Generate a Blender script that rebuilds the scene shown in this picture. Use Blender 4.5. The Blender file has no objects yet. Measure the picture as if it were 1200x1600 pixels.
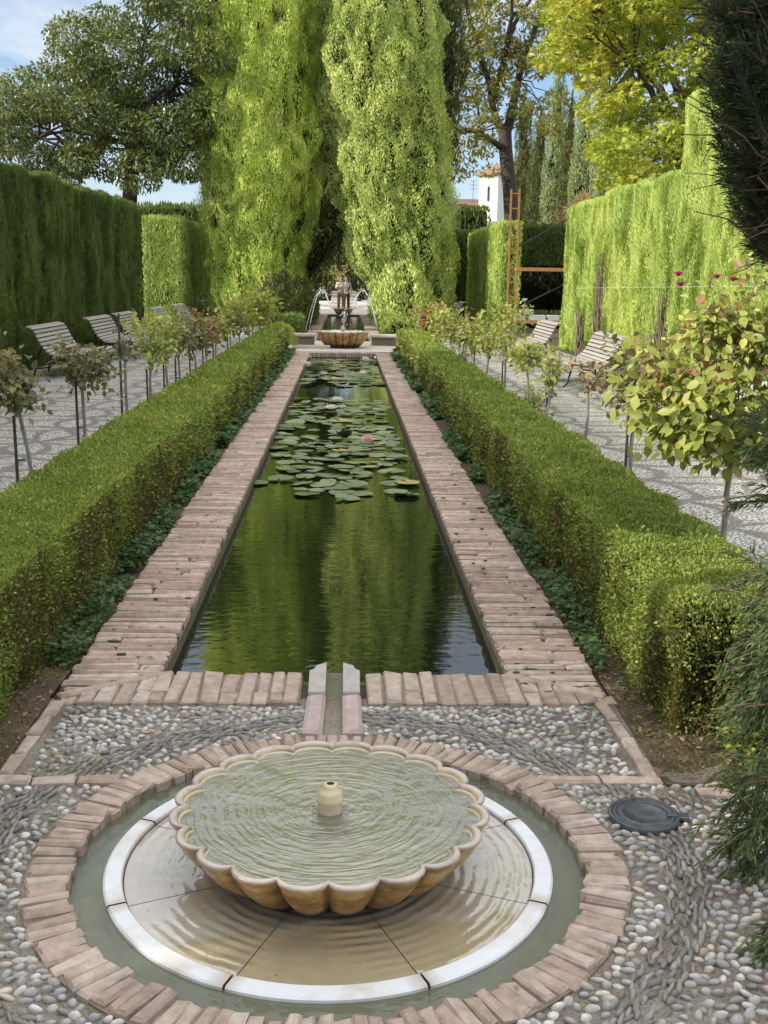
import bpy, math, random
import numpy as np
rng = np.random.default_rng(11)
random.seed(11)
PI = math.pi
C = bpy.context.scene.collection
R = math.radians

# ------------------------------------------------------------------ camera
CF, CP, CY, CR = 1729.1, .2077, .0379, .0153
CAM = np.array([.0302, 0., 1.65])
fw = np.array([math.sin(CY)*math.cos(CP), math.cos(CY)*math.cos(CP), -math.sin(CP)])
_r = np.array([math.cos(CY), -math.sin(CY), 0.]); _u = np.cross(_r, fw)
rt = _r*math.cos(CR)+_u*math.sin(CR); up = _u*math.cos(CR)-_r*math.sin(CR)

def ray(px, py): return fw+rt*((px-600)/CF)-up*((py-800)/CF)
def onz(px, py, z=0.):
    d = ray(px, py); return CAM+d*((z-CAM[2])/d[2])
def onY(px, py, Y):
    d = ray(px, py); return CAM+d*(Y/d[1])
def onX(px, py, X):
    d = ray(px, py); return CAM+d*((X-CAM[0])/d[0])

cam = bpy.data.cameras.new('camera'); co = bpy.data.objects.new('camera', cam); C.objects.link(co)
from mathutils import Matrix, Vector
M = Matrix(((rt[0], up[0], -fw[0], CAM[0]), (rt[1], up[1], -fw[1], CAM[1]), (rt[2], up[2], -fw[2], CAM[2]), (0, 0, 0, 1)))
co.matrix_world = M
cam.sensor_fit = 'HORIZONTAL'; cam.sensor_width = 36; cam.lens = CF/1200*36
cam.clip_end = 2000; cam.clip_start = .05
bpy.context.scene.camera = co

# ------------------------------------------------------------------ material helpers
def nd(nt, t, ins={}, **a):
    n = nt.nodes.new(t)
    for k, v in a.items(): setattr(n, k, v)
    for k, v in ins.items():
        s = n.inputs[k]
        if hasattr(v, 'is_output'): nt.links.new(v, s)
        elif hasattr(v, 'outputs'): nt.links.new(v.outputs[0], s)
        else:
            if s.type == 'RGBA' and len(v) == 3: v = (*v, 1)
            s.default_value = v
    return n
def mt(nt, op, a, b=None, c=None, clamp=False):
    ins = {0: a}
    if b is not None: ins[1] = b
    if c is not None: ins[2] = c
    return nd(nt, 'ShaderNodeMath', ins, operation=op, use_clamp=clamp).outputs[0]
def mix(nt, f, a, b, blend='MIX'):
    return nd(nt, 'ShaderNodeMix', {0: f, 6: a, 7: b}, data_type='RGBA', blend_type=blend).outputs[2]
def ramp(nt, f, stops, interp='LINEAR'):
    n = nd(nt, 'ShaderNodeValToRGB', {0: f}); cr = n.color_ramp; cr.interpolation = interp
    while len(cr.elements) < len(stops): cr.elements.new(.5)
    for e, (p, c) in zip(cr.elements, stops):
        e.position = p; e.color = (c, c, c, 1) if isinstance(c, (int, float)) else (*c, 1)
    return n.outputs[0]
def coord(nt, scale=None, which='Object'):
    o = nd(nt, 'ShaderNodeTexCoord').outputs[which]
    if scale is not None: o = nd(nt, 'ShaderNodeMapping', {0: o, 3: scale}).outputs[0]
    return o
def noise(nt, vec, scale, detail=3, rough=.55, dist=0., out=0):
    return nd(nt, 'ShaderNodeTexNoise', {'Vector': vec, 'Scale': scale, 'Detail': detail, 'Roughness': rough, 'Distortion': dist}).outputs[out]
def rnd_island(nt): return nd(nt, 'ShaderNodeNewGeometry').outputs['Random Per Island']
def bump(nt, h, strength, dist): return nd(nt, 'ShaderNodeBump', {'Height': h, 'Strength': strength, 'Distance': dist}).outputs[0]
def newmat(name):
    m = bpy.data.materials.new(name); m.use_nodes = True; nt = m.node_tree; nt.nodes.clear()
    out = nd(nt, 'ShaderNodeOutputMaterial'); return m, nt, out
def bsdf(nt, color, rough=.6, normal=None, spec=.4, **k):
    ins = {'Base Color': color, 'Roughness': rough, 'Specular IOR Level': spec}
    if normal is not None: ins['Normal'] = normal
    ins.update(k)
    return nd(nt, 'ShaderNodeBsdfPrincipled', ins)
def fin(m, nt, out, sh): nt.links.new(sh.outputs[0], out.inputs[0]); return m

def leafmat(name, stops, transl=.3, rough=.5, ns=.7, wi=.55, tw=1.3, spec=.3, gain=1.6, hue=(1.16, .95, 1.1)):
    m, nt, o = newmat(name)
    r = rnd_island(nt); n = noise(nt, coord(nt), ns, 4, .6)
    f = mt(nt, 'ADD', mt(nt, 'MULTIPLY', r, wi), mt(nt, 'MULTIPLY', mt(nt, 'MULTIPLY_ADD', n, 2.2, -.6, clamp=True), 1-wi))
    col = ramp(nt, f, [(q, tuple(min(.9, x*gain*h_) for x, h_ in zip(c, hue))) for q, c in stops])
    p = bsdf(nt, col, rough, spec=spec)
    t = nd(nt, 'ShaderNodeBsdfTranslucent', {0: mix(nt, 1., col, (tw*.92, tw*.92, tw*.7), 'MULTIPLY')})
    return fin(m, nt, o, nd(nt, 'ShaderNodeMixShader', {0: transl, 1: p.outputs[0], 2: t.outputs[0]}))
def plain(name, col, rough=.6, var=.25, ns=6., bs=.3, bd=.01, spec=.4, metal=0., stretch=(1, 1, 1), island=0.):
    m, nt, o = newmat(name)
    n = noise(nt, coord(nt, stretch), ns, 5, .6)
    c = mix(nt, mt(nt, 'MULTIPLY_ADD', n, 1.6, -.3, clamp=True), tuple(x*(1-var) for x in col), tuple(min(1, x*(1+var)) for x in col))
    if island:
        c = mix(nt, 1., c, ramp(nt, rnd_island(nt), [(0, 1-island), (1, 1+island)]), 'MULTIPLY')
    return fin(m, nt, o, bsdf(nt, c, rough, bump(nt, n, bs, bd), spec, Metallic=metal))

# ------------------------------------------------------------------ mesh helpers
class MB:
    def __init__(s): s.V = []; s.F = []; s.n = 0
    def add(s, V, F, mi=0, smooth=False):
        V = np.asarray(V, float).reshape(-1, 3); F = np.asarray(F, np.int64)
        if len(F): s.F.append((F+s.n, mi, smooth))
        s.V.append(V); s.n += len(V); return s
    def addl(s, V, faces, mi=0, smooth=False):
        by = {}
        for f in faces: by.setdefault(len(f), []).append(f)
        first = True
        base = s.n
        s.V.append(np.asarray(V, float).reshape(-1, 3)); s.n += len(V)
        for k, fs in by.items(): s.F.append((np.asarray(fs, np.int64)+base, mi, smooth))
        return s
    def build(s, name, mats, parent=None, loc=None):
        me = bpy.data.meshes.new(name)
        V = np.concatenate(s.V) if s.V else np.zeros((0, 3))
        me.vertices.add(len(V)); me.vertices.foreach_set('co', V.astype(np.float32).ravel())
        idx = np.concatenate([f.ravel() for f, _, _ in s.F]); tot = np.concatenate([np.full(len(f), f.shape[1]) for f, _, _ in s.F])
        st = np.concatenate([[0], np.cumsum(tot)[:-1]])
        me.loops.add(len(idx)); me.loops.foreach_set('vertex_index', idx.astype(np.int32))
        me.polygons.add(len(tot)); me.polygons.foreach_set('loop_start', st.astype(np.int32)); me.polygons.foreach_set('loop_total', tot.astype(np.int32))
        me.polygons.foreach_set('material_index', np.concatenate([np.full(len(f), mi) for f, mi, _ in s.F]).astype(np.int32))
        me.polygons.foreach_set('use_smooth', np.concatenate([np.full(len(f), sm) for f, _, sm in s.F]).astype(bool))
        me.update(calc_edges=True)
        for m in (mats if isinstance(mats, (list, tuple)) else [mats]): me.materials.append(m)
        o = bpy.data.objects.new(name, me); C.objects.link(o)
        if parent: o.parent = parent
        if loc is not None: o.location = loc
        return o
def tag(o, label=None, cat=None, group=None, kind=None):
    if label: o['label'] = label
    if cat: o['category'] = cat
    if group: o['group'] = group
    if kind: o['kind'] = kind
    return o
def thing(name, label, cat, loc=(0, 0, 0), rz=0., group=None):
    o = bpy.data.objects.new(name, None); C.objects.link(o); o.empty_display_size = .2
    o.location = loc; o.rotation_euler = (0, 0, rz); return tag(o, label, cat, group)
def dup(root, loc=None, rz=None, label=None, scale=None):
    r = root.copy(); C.objects.link(r)
    if loc is not None: r.location = loc
    if rz is not None: r.rotation_euler = (0, 0, rz)
    if scale is not None: r.scale = scale
    if label: r['label'] = label
    for ch in list(root.children):
        c = ch.copy(); C.objects.link(c); c.parent = r
        for g in list(ch.children):
            d = g.copy(); C.objects.link(d); d.parent = c
    return r
def nrm(a): return a/np.maximum(np.linalg.norm(a, axis=-1, keepdims=True), 1e-9)
def vnoise(p):
    p = np.asarray(p, float); i = np.floor(p).astype(np.int64); f = p-i; u = f*f*(3-2*f); r = 0.
    for dx in (0, 1):
        for dy in (0, 1):
            for dz in (0, 1):
                h = ((i[:, 0]+dx)*374761393+(i[:, 1]+dy)*668265263+(i[:, 2]+dz)*1274126177) & 0xffffffff
                h = ((h ^ (h >> 13))*1103515245) & 0xffffffff; h = ((h ^ (h >> 16))*2246822519) & 0xffffffff
                v = (h & 0xffffff)/float(0xffffff)
                w = (u[:, 0] if dx else 1-u[:, 0])*(u[:, 1] if dy else 1-u[:, 1])*(u[:, 2] if dz else 1-u[:, 2])
                r = r+v*w
    return r*2-1
def fbm(p, o=3):
    p = np.asarray(p, float); r = 0; a = 1.
    for k in range(o): r = r+a*vnoise(p+17.3*k); p = p*2.03; a *= .5
    return r
def rvec(n): return nrm(rng.normal(size=(n, 3)))
def vfield(P, f): P = np.asarray(P)*np.asarray(f, float); return np.stack([vnoise(P+3.1), vnoise(P+31.7), vnoise(P+67.3)], 1)
def quads(n): return np.arange(n*4).reshape(n, 4)
def leaf_quads(mb, p, d, nn, L, W, mi=0, base=.3):
    """pointed four-sided leaves; d long axis, nn rough normal"""
    n = len(p)
    if n == 0: return
    d = nrm(d); s = nrm(np.cross(d, nn)); L = np.broadcast_to(np.asarray(L, float), (n,))[:, None]; W = np.broadcast_to(np.asarray(W, float), (n,))[:, None]
    V = np.stack([p-d*L*base, p+s*W*.5+d*L*.12, p+d*L*(1-base), p-s*W*.5+d*L*.12], 1)
    mb.add(V, quads(n), mi)
def leaf_ovate(mb, p, d, nn, L, W, fold=.18, mi=0, droop=.15):
    """rounded folded leaves, stalk at p"""
    n = len(p)
    d = nrm(d); s = nrm(np.cross(d, nn)); k = np.cross(s, d); L = np.broadcast_to(np.asarray(L, float), (n,))[:, None]; W = np.broadcast_to(np.asarray(W, float), (n,))[:, None]
    def q(t, w, z): return p+d*L*t+s*W*w+k*(W*z-L*droop*t*t)
    V = np.stack([q(0, 0, 0), q(.28, .42, fold), q(.62, .45, fold), q(1, 0, 0), q(.62, -.45, fold), q(.28, -.42, fold), q(.5, 0, 0)], 1)
    b = np.arange(n)[:, None]*7
    F = np.concatenate([b+np.array([[0, 1, 2, 6]]), b+np.array([[6, 2, 3, 3]])[:, :4]], 0)
    T = np.concatenate([b+np.array([[6, 2, 3]]), b+np.array([[6, 3, 4]])], 0)
    Q = np.concatenate([b+np.array([[0, 1, 2, 6]]), b+np.array([[0, 6, 4, 5]])], 0)
    base = mb.n; mb.V.append(V.reshape(-1, 3)); mb.n += n*7
    mb.F.append((Q+base, mi, True)); mb.F.append((T+base, mi, True))
def tube(mb, pts, rad, seg=6, mi=0, cap=True, smooth=True):
    pts = np.asarray(pts, float); n = len(pts); rad = np.broadcast_to(np.asarray(rad, float), (n,))
    t = np.gradient(pts, axis=0); t = nrm(t)
    a = np.array([0, 0, 1.]) if abs(t[0][2]) < .9 else np.array([1., 0, 0])
    V = []
    for i in range(n):
        a = a-t[i]*(a@t[i]); a = a/max(1e-9, np.linalg.norm(a)); b = np.cross(t[i], a)
        th = np.arange(seg)*2*PI/seg
        V.append(pts[i]+rad[i]*(np.cos(th)[:, None]*a+np.sin(th)[:, None]*b))
    V = np.concatenate(V); F = []
    for i in range(n-1):
        for j in range(seg):
            F.append([i*seg+j, i*seg+(j+1) % seg, (i+1)*seg+(j+1) % seg, (i+1)*seg+j])
    mb.add(V, F, mi, smooth)
    if cap:
        mb.addl(V[-seg:], [list(range(seg))], mi); mb.addl(V[:seg], [list(range(seg))[::-1]], mi)
def curve(a, b, bend=(0, 0, 0), n=6, wob=0.):
    a, b, bend = map(lambda x: np.asarray(x, float), (a, b, bend)); t = np.linspace(0, 1, n)[:, None]
    p = a+(b-a)*t+bend*(4*t*(1-t))
    if wob: p[1:-1] += rng.normal(size=(n-2, 3))*wob
    return p
def lathe(mb, prof, seg=48, mi=0, smooth=True, rmul=None, c=(0, 0, 0)):
    prof = np.asarray(prof, float); th = np.arange(seg)*2*PI/seg; m = len(prof)
    V = np.zeros((m, seg, 3))
    for i, (r, z) in enumerate(prof):
        rr = r*(rmul(i, th) if rmul else 1)
        V[i, :, 0] = rr*np.cos(th); V[i, :, 1] = rr*np.sin(th); V[i, :, 2] = z
    V = V.reshape(-1, 3)+np.asarray(c)
    i, j = np.meshgrid(np.arange(m-1), np.arange(seg), indexing='ij'); i = i.ravel(); j = j.ravel(); k = (j+1) % seg
    mb.add(V, np.stack([i*seg+j, i*seg+k, (i+1)*seg+k, (i+1)*seg+j], 1), mi, smooth)
def box(mb, c, s, rz=0., mi=0, ch=0., taper=0.):
    """box from centre and full size with bevelled top edges"""
    c = np.asarray(c, float); sx, sy, sz = np.asarray(s, float)/2
    q = np.array([[-1, -1], [1, -1], [1, 1], [-1, 1]], float)
    rings = [(q*[sx, sy], -sz), (q*[sx, sy], sz-ch)]
    if ch: rings.append((q*[sx-ch, sy-ch], sz))
    if ch: rings[0] = (q*[sx, sy], -sz)
    V = np.concatenate([np.c_[r, np.full(4, z)] for r, z in rings]); cs, sn = math.cos(rz), math.sin(rz)
    V = np.c_[V[:, 0]*cs-V[:, 1]*sn, V[:, 0]*sn+V[:, 1]*cs, V[:, 2]]+c
    F = [[3, 2, 1, 0]]
    for k in range(len(rings)-1):
        for j in range(4): F.append([k*4+j, k*4+(j+1) % 4, k*4+4+(j+1) % 4, k*4+4+j])
    t = (len(rings)-1)*4; F.append([t, t+1, t+2, t+3]); mb.add(V, F, mi)
def bar(mb, a, b, w, h=None, mi=0):
    """square bar between two points"""
    a = np.asarray(a, float); b = np.asarray(b, float); h = h or w; d = nrm(b-a); u = np.array([0, 0, 1.]) if abs(d[2]) < .9 else np.array([0, 1., 0])
    s = nrm(np.cross(d, u)); u = np.cross(s, d)
    V = [p+s*i*w/2+u*j*h/2 for p in (a, b) for i, j in ((-1, -1), (1, -1), (1, 1), (-1, 1))]
    mb.add(V, [[3, 2, 1, 0], [4, 5, 6, 7], [0, 1, 5, 4], [1, 2, 6, 5], [2, 3, 7, 6], [3, 0, 4, 7]], mi)
def bricks(mb, cs, sizes, rots, ch=.004, mi=0, jit=.0015):
    """many chamfered bricks at once; cs (N,3) top centres"""
    n = len(cs); q = np.array([[-1, -1], [1, -1], [1, 1], [-1, 1]], float)
    h = np.asarray(sizes)/2; V = np.zeros((n, 12, 3))
    for k, (dz, ins) in enumerate([(-1, 0), (0, 0), (1, 1)]):
        for j in range(4):
            V[:, k*4+j, 0] = q[j, 0]*(h[:, 0]-ins*ch); V[:, k*4+j, 1] = q[j, 1]*(h[:, 1]-ins*ch)
            V[:, k*4+j, 2] = [-h[:, 2]*2, np.full(n, -ch), np.zeros(n)][k]
    jx = rng.normal(0, jit, (n, 4, 2)); V[:, 4:8, :2] += jx; V[:, 8:12, :2] += jx; V[:, 8:12, 2] += rng.normal(0, jit*.8, (n, 4))
    cs_, sn = np.cos(rots)[:, None], np.sin(rots)[:, None]
    x = V[:, :, 0]*cs_-V[:, :, 1]*sn; y = V[:, :, 0]*sn+V[:, :, 1]*cs_
    V[:, :, 0] = x; V[:, :, 1] = y; V += np.asarray(cs)[:, None, :]
    f = [[a, (a+1) % 4, 4+(a+1) % 4, 4+a] for a in range(4)]+[[4+a, 4+(a+1) % 4, 8+(a+1) % 4, 8+a] for a in range(4)]+[[8, 9, 10, 11]]
    F = (np.arange(n)[:, None, None]*12+np.array(f)[None]).reshape(-1, 4)
    mb.add(V, F, mi)
def ico(sub=1):
    import bmesh
    bm = bmesh.new(); bmesh.ops.create_icosphere(bm, subdivisions=sub, radius=1)
    V = np.array([v.co[:] for v in bm.verts]); F = np.array([[v.index for v in f.verts] for f in bm.faces]); bm.free(); return V, F
ICO2 = ico(2); ICO1 = ico(1)

# ------------------------------------------------------------------ world and sun
SUN_AZ, SUN_EL = R(74), R(25)      # from behind the camera, round to the left
sd = np.array([-math.sin(SUN_AZ)*math.cos(SUN_EL), -math.cos(SUN_AZ)*math.cos(SUN_EL), math.sin(SUN_EL)])
w = bpy.data.worlds.new('World'); bpy.context.scene.world = w; w.use_nodes = True; nt = w.node_tree; nt.nodes.clear()
wo = nd(nt, 'ShaderNodeOutputWorld'); SKY = .15
sky = nd(nt, 'ShaderNodeTexSky', sky_type='NISHITA', sun_disc=False)
sky.sun_elevation = SUN_EL; sky.sun_rotation = math.atan2(sd[0], sd[1]) % (2*PI); sky.air_density = 1.; sky.dust_density = .6; sky.ozone_density = 1.5
g = coord(nt, None, 'Generated')
gv = nd(nt, 'ShaderNodeVectorMath', {0: g, 1: (0, 0, .18)}, operation='ADD').outputs[0]
sep = nd(nt, 'ShaderNodeSeparateXYZ', {0: gv})
den = mt(nt, 'MAXIMUM', sep.outputs[2], .05)
cv = nd(nt, 'ShaderNodeCombineXYZ', {0: mt(nt, 'DIVIDE', sep.outputs[0], den), 1: mt(nt, 'MULTIPLY', mt(nt, 'DIVIDE', sep.outputs[1], den), .9), 2: 0.})
cl = noise(nt, cv, 1.3, 7, .62, .5)
cm = ramp(nt, cl, [(.39, 0.), (.55, .55), (.71, 1.)])
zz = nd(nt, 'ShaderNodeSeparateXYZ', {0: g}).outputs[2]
haze_band = ramp(nt, zz, [(0., .8), (.10, .38), (.21, .06), (.30, .5), (.45, .4), (.6, .1)])  # includes an unseen cloud band added to brighten the pool corner reflections
cm2 = mt(nt, 'MAXIMUM', mt(nt, 'MAXIMUM', cm, haze_band), mt(nt, 'MULTIPLY', ramp(nt, zz, [(.3, 0.), (.7, 1.)]), .8))
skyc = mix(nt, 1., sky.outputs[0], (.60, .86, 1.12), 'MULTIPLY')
hi = ramp(nt, zz, [(.25, 0.), (.7, 1.)])  # overhead clouds, out of view, made brighter to raise the ambient light
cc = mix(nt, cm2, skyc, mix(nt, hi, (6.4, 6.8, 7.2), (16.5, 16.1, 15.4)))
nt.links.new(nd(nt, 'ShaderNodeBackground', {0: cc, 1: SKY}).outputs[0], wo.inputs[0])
sl = bpy.data.lights.new('sun', 'SUN'); sl.energy = 5.; sl.angle = R(.53); sl.color = (1., .93, .80)
so = bpy.data.objects.new('sun', sl); C.objects.link(so); so.rotation_euler = Vector(-sd).to_track_quat('-Z', 'Y').to_euler()
vs = bpy.context.scene.view_settings; vs.view_transform = 'Standard'; vs.look = 'None'; vs.exposure = 0
cy = bpy.context.scene.cycles; cy.max_bounces = 8; cy.transparent_max_bounces = 12; cy.use_denoising = True; cy.sample_clamp_indirect = 6.

# ------------------------------------------------------------------ materials
m_cyp = leafmat('bright cypress foliage', [(0, (.035, .065, .010)), (.4, (.11, .18, .024)), (.75, (.21, .30, .045)), (1, (.36, .42, .10))], .10, .6, .5, gain=3.8, hue=(1.15, 0.97, 1.3))
m_cyp2 = leafmat('lumpy cypress foliage', [(0, (.035, .06, .012)), (.4, (.11, .165, .03)), (.75, (.21, .28, .06)), (1, (.40, .43, .14))], .10, .6, .5, gain=3.6, hue=(1.15, 0.96, 1.4))
m_blue = leafmat('blue green cypress foliage', [(0, (.06, .10, .05)), (.5, (.13, .20, .10)), (1, (.22, .30, .15))], .15, .6, .5, gain=2.0, hue=(1.25, 0.98, 0.85))
m_olive = leafmat('dark olive cypress foliage', [(0, (.03, .05, .012)), (.5, (.07, .10, .024)), (1, (.15, .17, .05))], .15, .6, .5, gain=1.5)
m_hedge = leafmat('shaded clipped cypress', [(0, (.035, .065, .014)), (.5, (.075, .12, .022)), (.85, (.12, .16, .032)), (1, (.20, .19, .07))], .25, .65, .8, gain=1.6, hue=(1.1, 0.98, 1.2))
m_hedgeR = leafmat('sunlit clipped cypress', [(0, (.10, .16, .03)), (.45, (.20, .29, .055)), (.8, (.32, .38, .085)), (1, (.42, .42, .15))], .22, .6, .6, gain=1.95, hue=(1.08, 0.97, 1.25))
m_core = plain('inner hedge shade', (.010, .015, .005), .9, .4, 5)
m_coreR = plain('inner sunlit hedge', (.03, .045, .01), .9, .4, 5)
m_box = leafmat('clipped box leaves', [(0, (.055, .085, .014)), (.4, (.11, .165, .025)), (.8, (.19, .245, .045)), (1, (.32, .33, .10))], .28, .45, 1.6, .6, gain=1.78, hue=(1.1, 0.97, 1.2))
m_boxside = leafmat('shade darkened box side leaves and dry twigs', [(0, (.06, .075, .018)), (.4, (.12, .14, .035)), (.75, (.20, .20, .065)), (1, (.36, .31, .16))], .25, .5, 2.2, .6, gain=0.88, hue=(1.2, 0.95, 1.15))  # dry brown tone, plus side shade put in as a darker colour
m_bark = plain('grey brown bark', (.10, .075, .055), .9, .5, 9, .8, .03, stretch=(1, 1, .3))
m_darkbark = plain('dark mottled bark', (.075, .062, .052), .9, .7, 7, .8, .03)
m_twig = plain('dry brown twigs', (.21, .15, .115), .9, .4, 8)
m_stem = plain('grey rose stem', (.26, .235, .20), .85, .35, 20, .4, .004)
m_stake = plain('weathered dark stake', (.07, .063, .06), .8, .4, 30, .5, .003)
m_magn = leafmat('glossy dark evergreen leaves', [(0, (.035, .055, .016)), (.5, (.085, .12, .03)), (.85, (.16, .20, .055)), (1, (.32, .22, .08))], .18, .32, .8, .65, spec=.6, gain=1.65, hue=(1.08, 0.98, 1.1))
m_chest = leafmat('yellow autumn leaves', [(0, (.10, .14, .015)), (.4, (.20, .23, .022)), (.75, (.31, .30, .03)), (1, (.40, .27, .04))], .38, .5, .45, .5, gain=2.1, hue=(0.98, 1.0, 1.7))
m_walnut = leafmat('thinning olive leaves', [(0, (.06, .085, .02)), (.5, (.14, .19, .04)), (.85, (.30, .30, .06)), (1, (.42, .24, .06))], .35, .5, .8, .65, gain=1.6)
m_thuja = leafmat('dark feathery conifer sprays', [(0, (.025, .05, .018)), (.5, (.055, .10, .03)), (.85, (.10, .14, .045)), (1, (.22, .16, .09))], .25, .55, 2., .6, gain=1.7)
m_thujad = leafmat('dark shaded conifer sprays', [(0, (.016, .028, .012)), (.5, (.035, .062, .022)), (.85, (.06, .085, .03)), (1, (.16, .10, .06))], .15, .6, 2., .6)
m_roseg = leafmat('muted green rose leaves', [(0, (.07, .095, .035)), (.5, (.14, .175, .06)), (.85, (.24, .25, .09)), (1, (.34, .22, .11))], .3, .42, 3., .7, gain=1.15)
m_rosey = leafmat('yellowing rose leaves', [(0, (.14, .18, .03)), (.5, (.32, .36, .06)), (.85, (.46, .46, .11)), (1, (.48, .24, .09))], .35, .4, 3., .7, gain=1.05, hue=(1, 1, 1.2))
m_roser = leafmat('russet rose leaves', [(0, (.06, .07, .03)), (.4, (.16, .14, .05)), (.75, (.30, .17, .07)), (1, (.36, .13, .08))], .3, .42, 3., .7, gain=1.2)
m_cover = leafmat('low leafy ground cover', [(0, (.04, .085, .028)), (.5, (.08, .155, .05)), (.85, (.14, .23, .07)), (1, (.24, .28, .09))], .3, .5, 2., .6, gain=0.85, hue=(1, 1, 1))
m_bush = leafmat('light green shrub leaves', [(0, (.12, .19, .03)), (.5, (.22, .31, .05)), (1, (.36, .42, .09))], .3, .5, .8, .6)
m_iron = plain('black painted iron', (.018, .018, .02), .45, .3, 20)
m_slat = plain('weathered pale slats', (.30, .275, .25), .7, .25, 14, .3, .004, stretch=(4, .4, 4), island=.18)
m_marble = None

def m_brickmat(name, a, b, c, moss=.35):
    m, nt, o = newmat(name); r = rnd_island(nt); v = coord(nt)
    n = noise(nt, v, 22, 6, .65); n2 = noise(nt, v, 2.2, 4, .6); n3 = noise(nt, v, 90, 3, .6)
    col = ramp(nt, r, [(0, a), (.5, b), (1, c)])
    col = mix(nt, mt(nt, 'MULTIPLY_ADD', n, 2.4, -.75, clamp=True), mix(nt, .55, col, (.10, .085, .075)), col)
    col = mix(nt, mt(nt, 'MULTIPLY', ramp(nt, n3, [(.62, 0.), (.72, 1.)]), .35), col, (.55, .5, .46))
    col = mix(nt, mt(nt, 'MULTIPLY', ramp(nt, n2, [(.58, 0.), (.68, 1.)]), moss), col, (.085, .10, .035))
    h = mt(nt, 'ADD', n, mt(nt, 'MULTIPLY', n3, .35))
    return fin(m, nt, o, bsdf(nt, col, .82, bump(nt, h, .55, .008), .3))
m_brick = m_brickmat('worn pinkish brick', (.42, .30, .24), (.56, .42, .34), (.64, .52, .44))
m_brick2 = m_brickmat('rosy grey edging brick', (.39, .295, .245), (.49, .38, .315), (.57, .475, .41), .2)
m_mortar = plain('mossy mortar', (.19, .155, .125), .95, .5, 30, .6, .01)
m_wall = plain('algae stained pool wall', (.13, .11, .06), .8, .5, 14, .6, .01)

def mat_pebble(name, stops):
    m, nt, o = newmat(name); r = rnd_island(nt); n = noise(nt, coord(nt), 55, 4, .6)
    col = ramp(nt, r, stops); col = mix(nt, mt(nt, 'MULTIPLY_ADD', n, 2., -.7, clamp=True), mix(nt, .6, col, (.16, .15, .14)), col)
    big = noise(nt, coord(nt), 3.2, 5, .65); col = mix(nt, ramp(nt, big, [(.5, 0.), (.7, .6)]), col, (.15, .135, .095))
    return fin(m, nt, o, bsdf(nt, col, .5, bump(nt, n, .25, .004), .4))
m_peb = mat_pebble('pale river pebbles', [(0, (.28, .27, .25)), (.2, (.52, .50, .45)), (.42, (.40, .42, .45)), (.65, (.72, .69, .62)), (.88, (.93, .91, .86)), (1, (.60, .46, .33))])
m_pebd = mat_pebble('grey slate pebbles', [(0, (.13, .13, .125)), (.5, (.25, .24, .22)), (.9, (.38, .36, .32)), (1, (.46, .42, .36))])
def bedmat():
    m, nt, o = newmat('sandy grey mortar bed'); v = coord(nt); n = noise(nt, v, 130, 5, .7); n2 = noise(nt, v, 2.2, 4)
    col = mix(nt, ramp(nt, n2, [(.42, 0.), (.6, 1.)]), (.30, .27, .22), (.15, .11, .078)); col = mix(nt, ramp(nt, n, [(.35, 0.), (.68, 1.)]), mix(nt, .6, col, (.06, .05, .04)), mix(nt, .3, col, (.55, .5, .43)))
    return fin(m, nt, o, bsdf(nt, col, .95, bump(nt, n, .9, .008), .2))
m_bed = bedmat()

def soilmat():
    m, nt, o = newmat('dark garden soil'); v = coord(nt); n = noise(nt, v, 5, 8, .7); n2 = noise(nt, v, 60, 4, .6); n3 = noise(nt, v, 1.1, 4)
    col = ramp(nt, n, [(.3, (.05, .036, .024)), (.5, (.11, .085, .058)), (.7, (.17, .135, .09))])
    col = mix(nt, ramp(nt, n3, [(.45, 0.), (.62, .7)]), col, (.06, .075, .022))
    return fin(m, nt, o, bsdf(nt, col, .95, bump(nt, mt(nt, 'ADD', n, mt(nt, 'MULTIPLY', n2, .5)), .9, .03), .2))
m_soil = soilmat()

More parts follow.
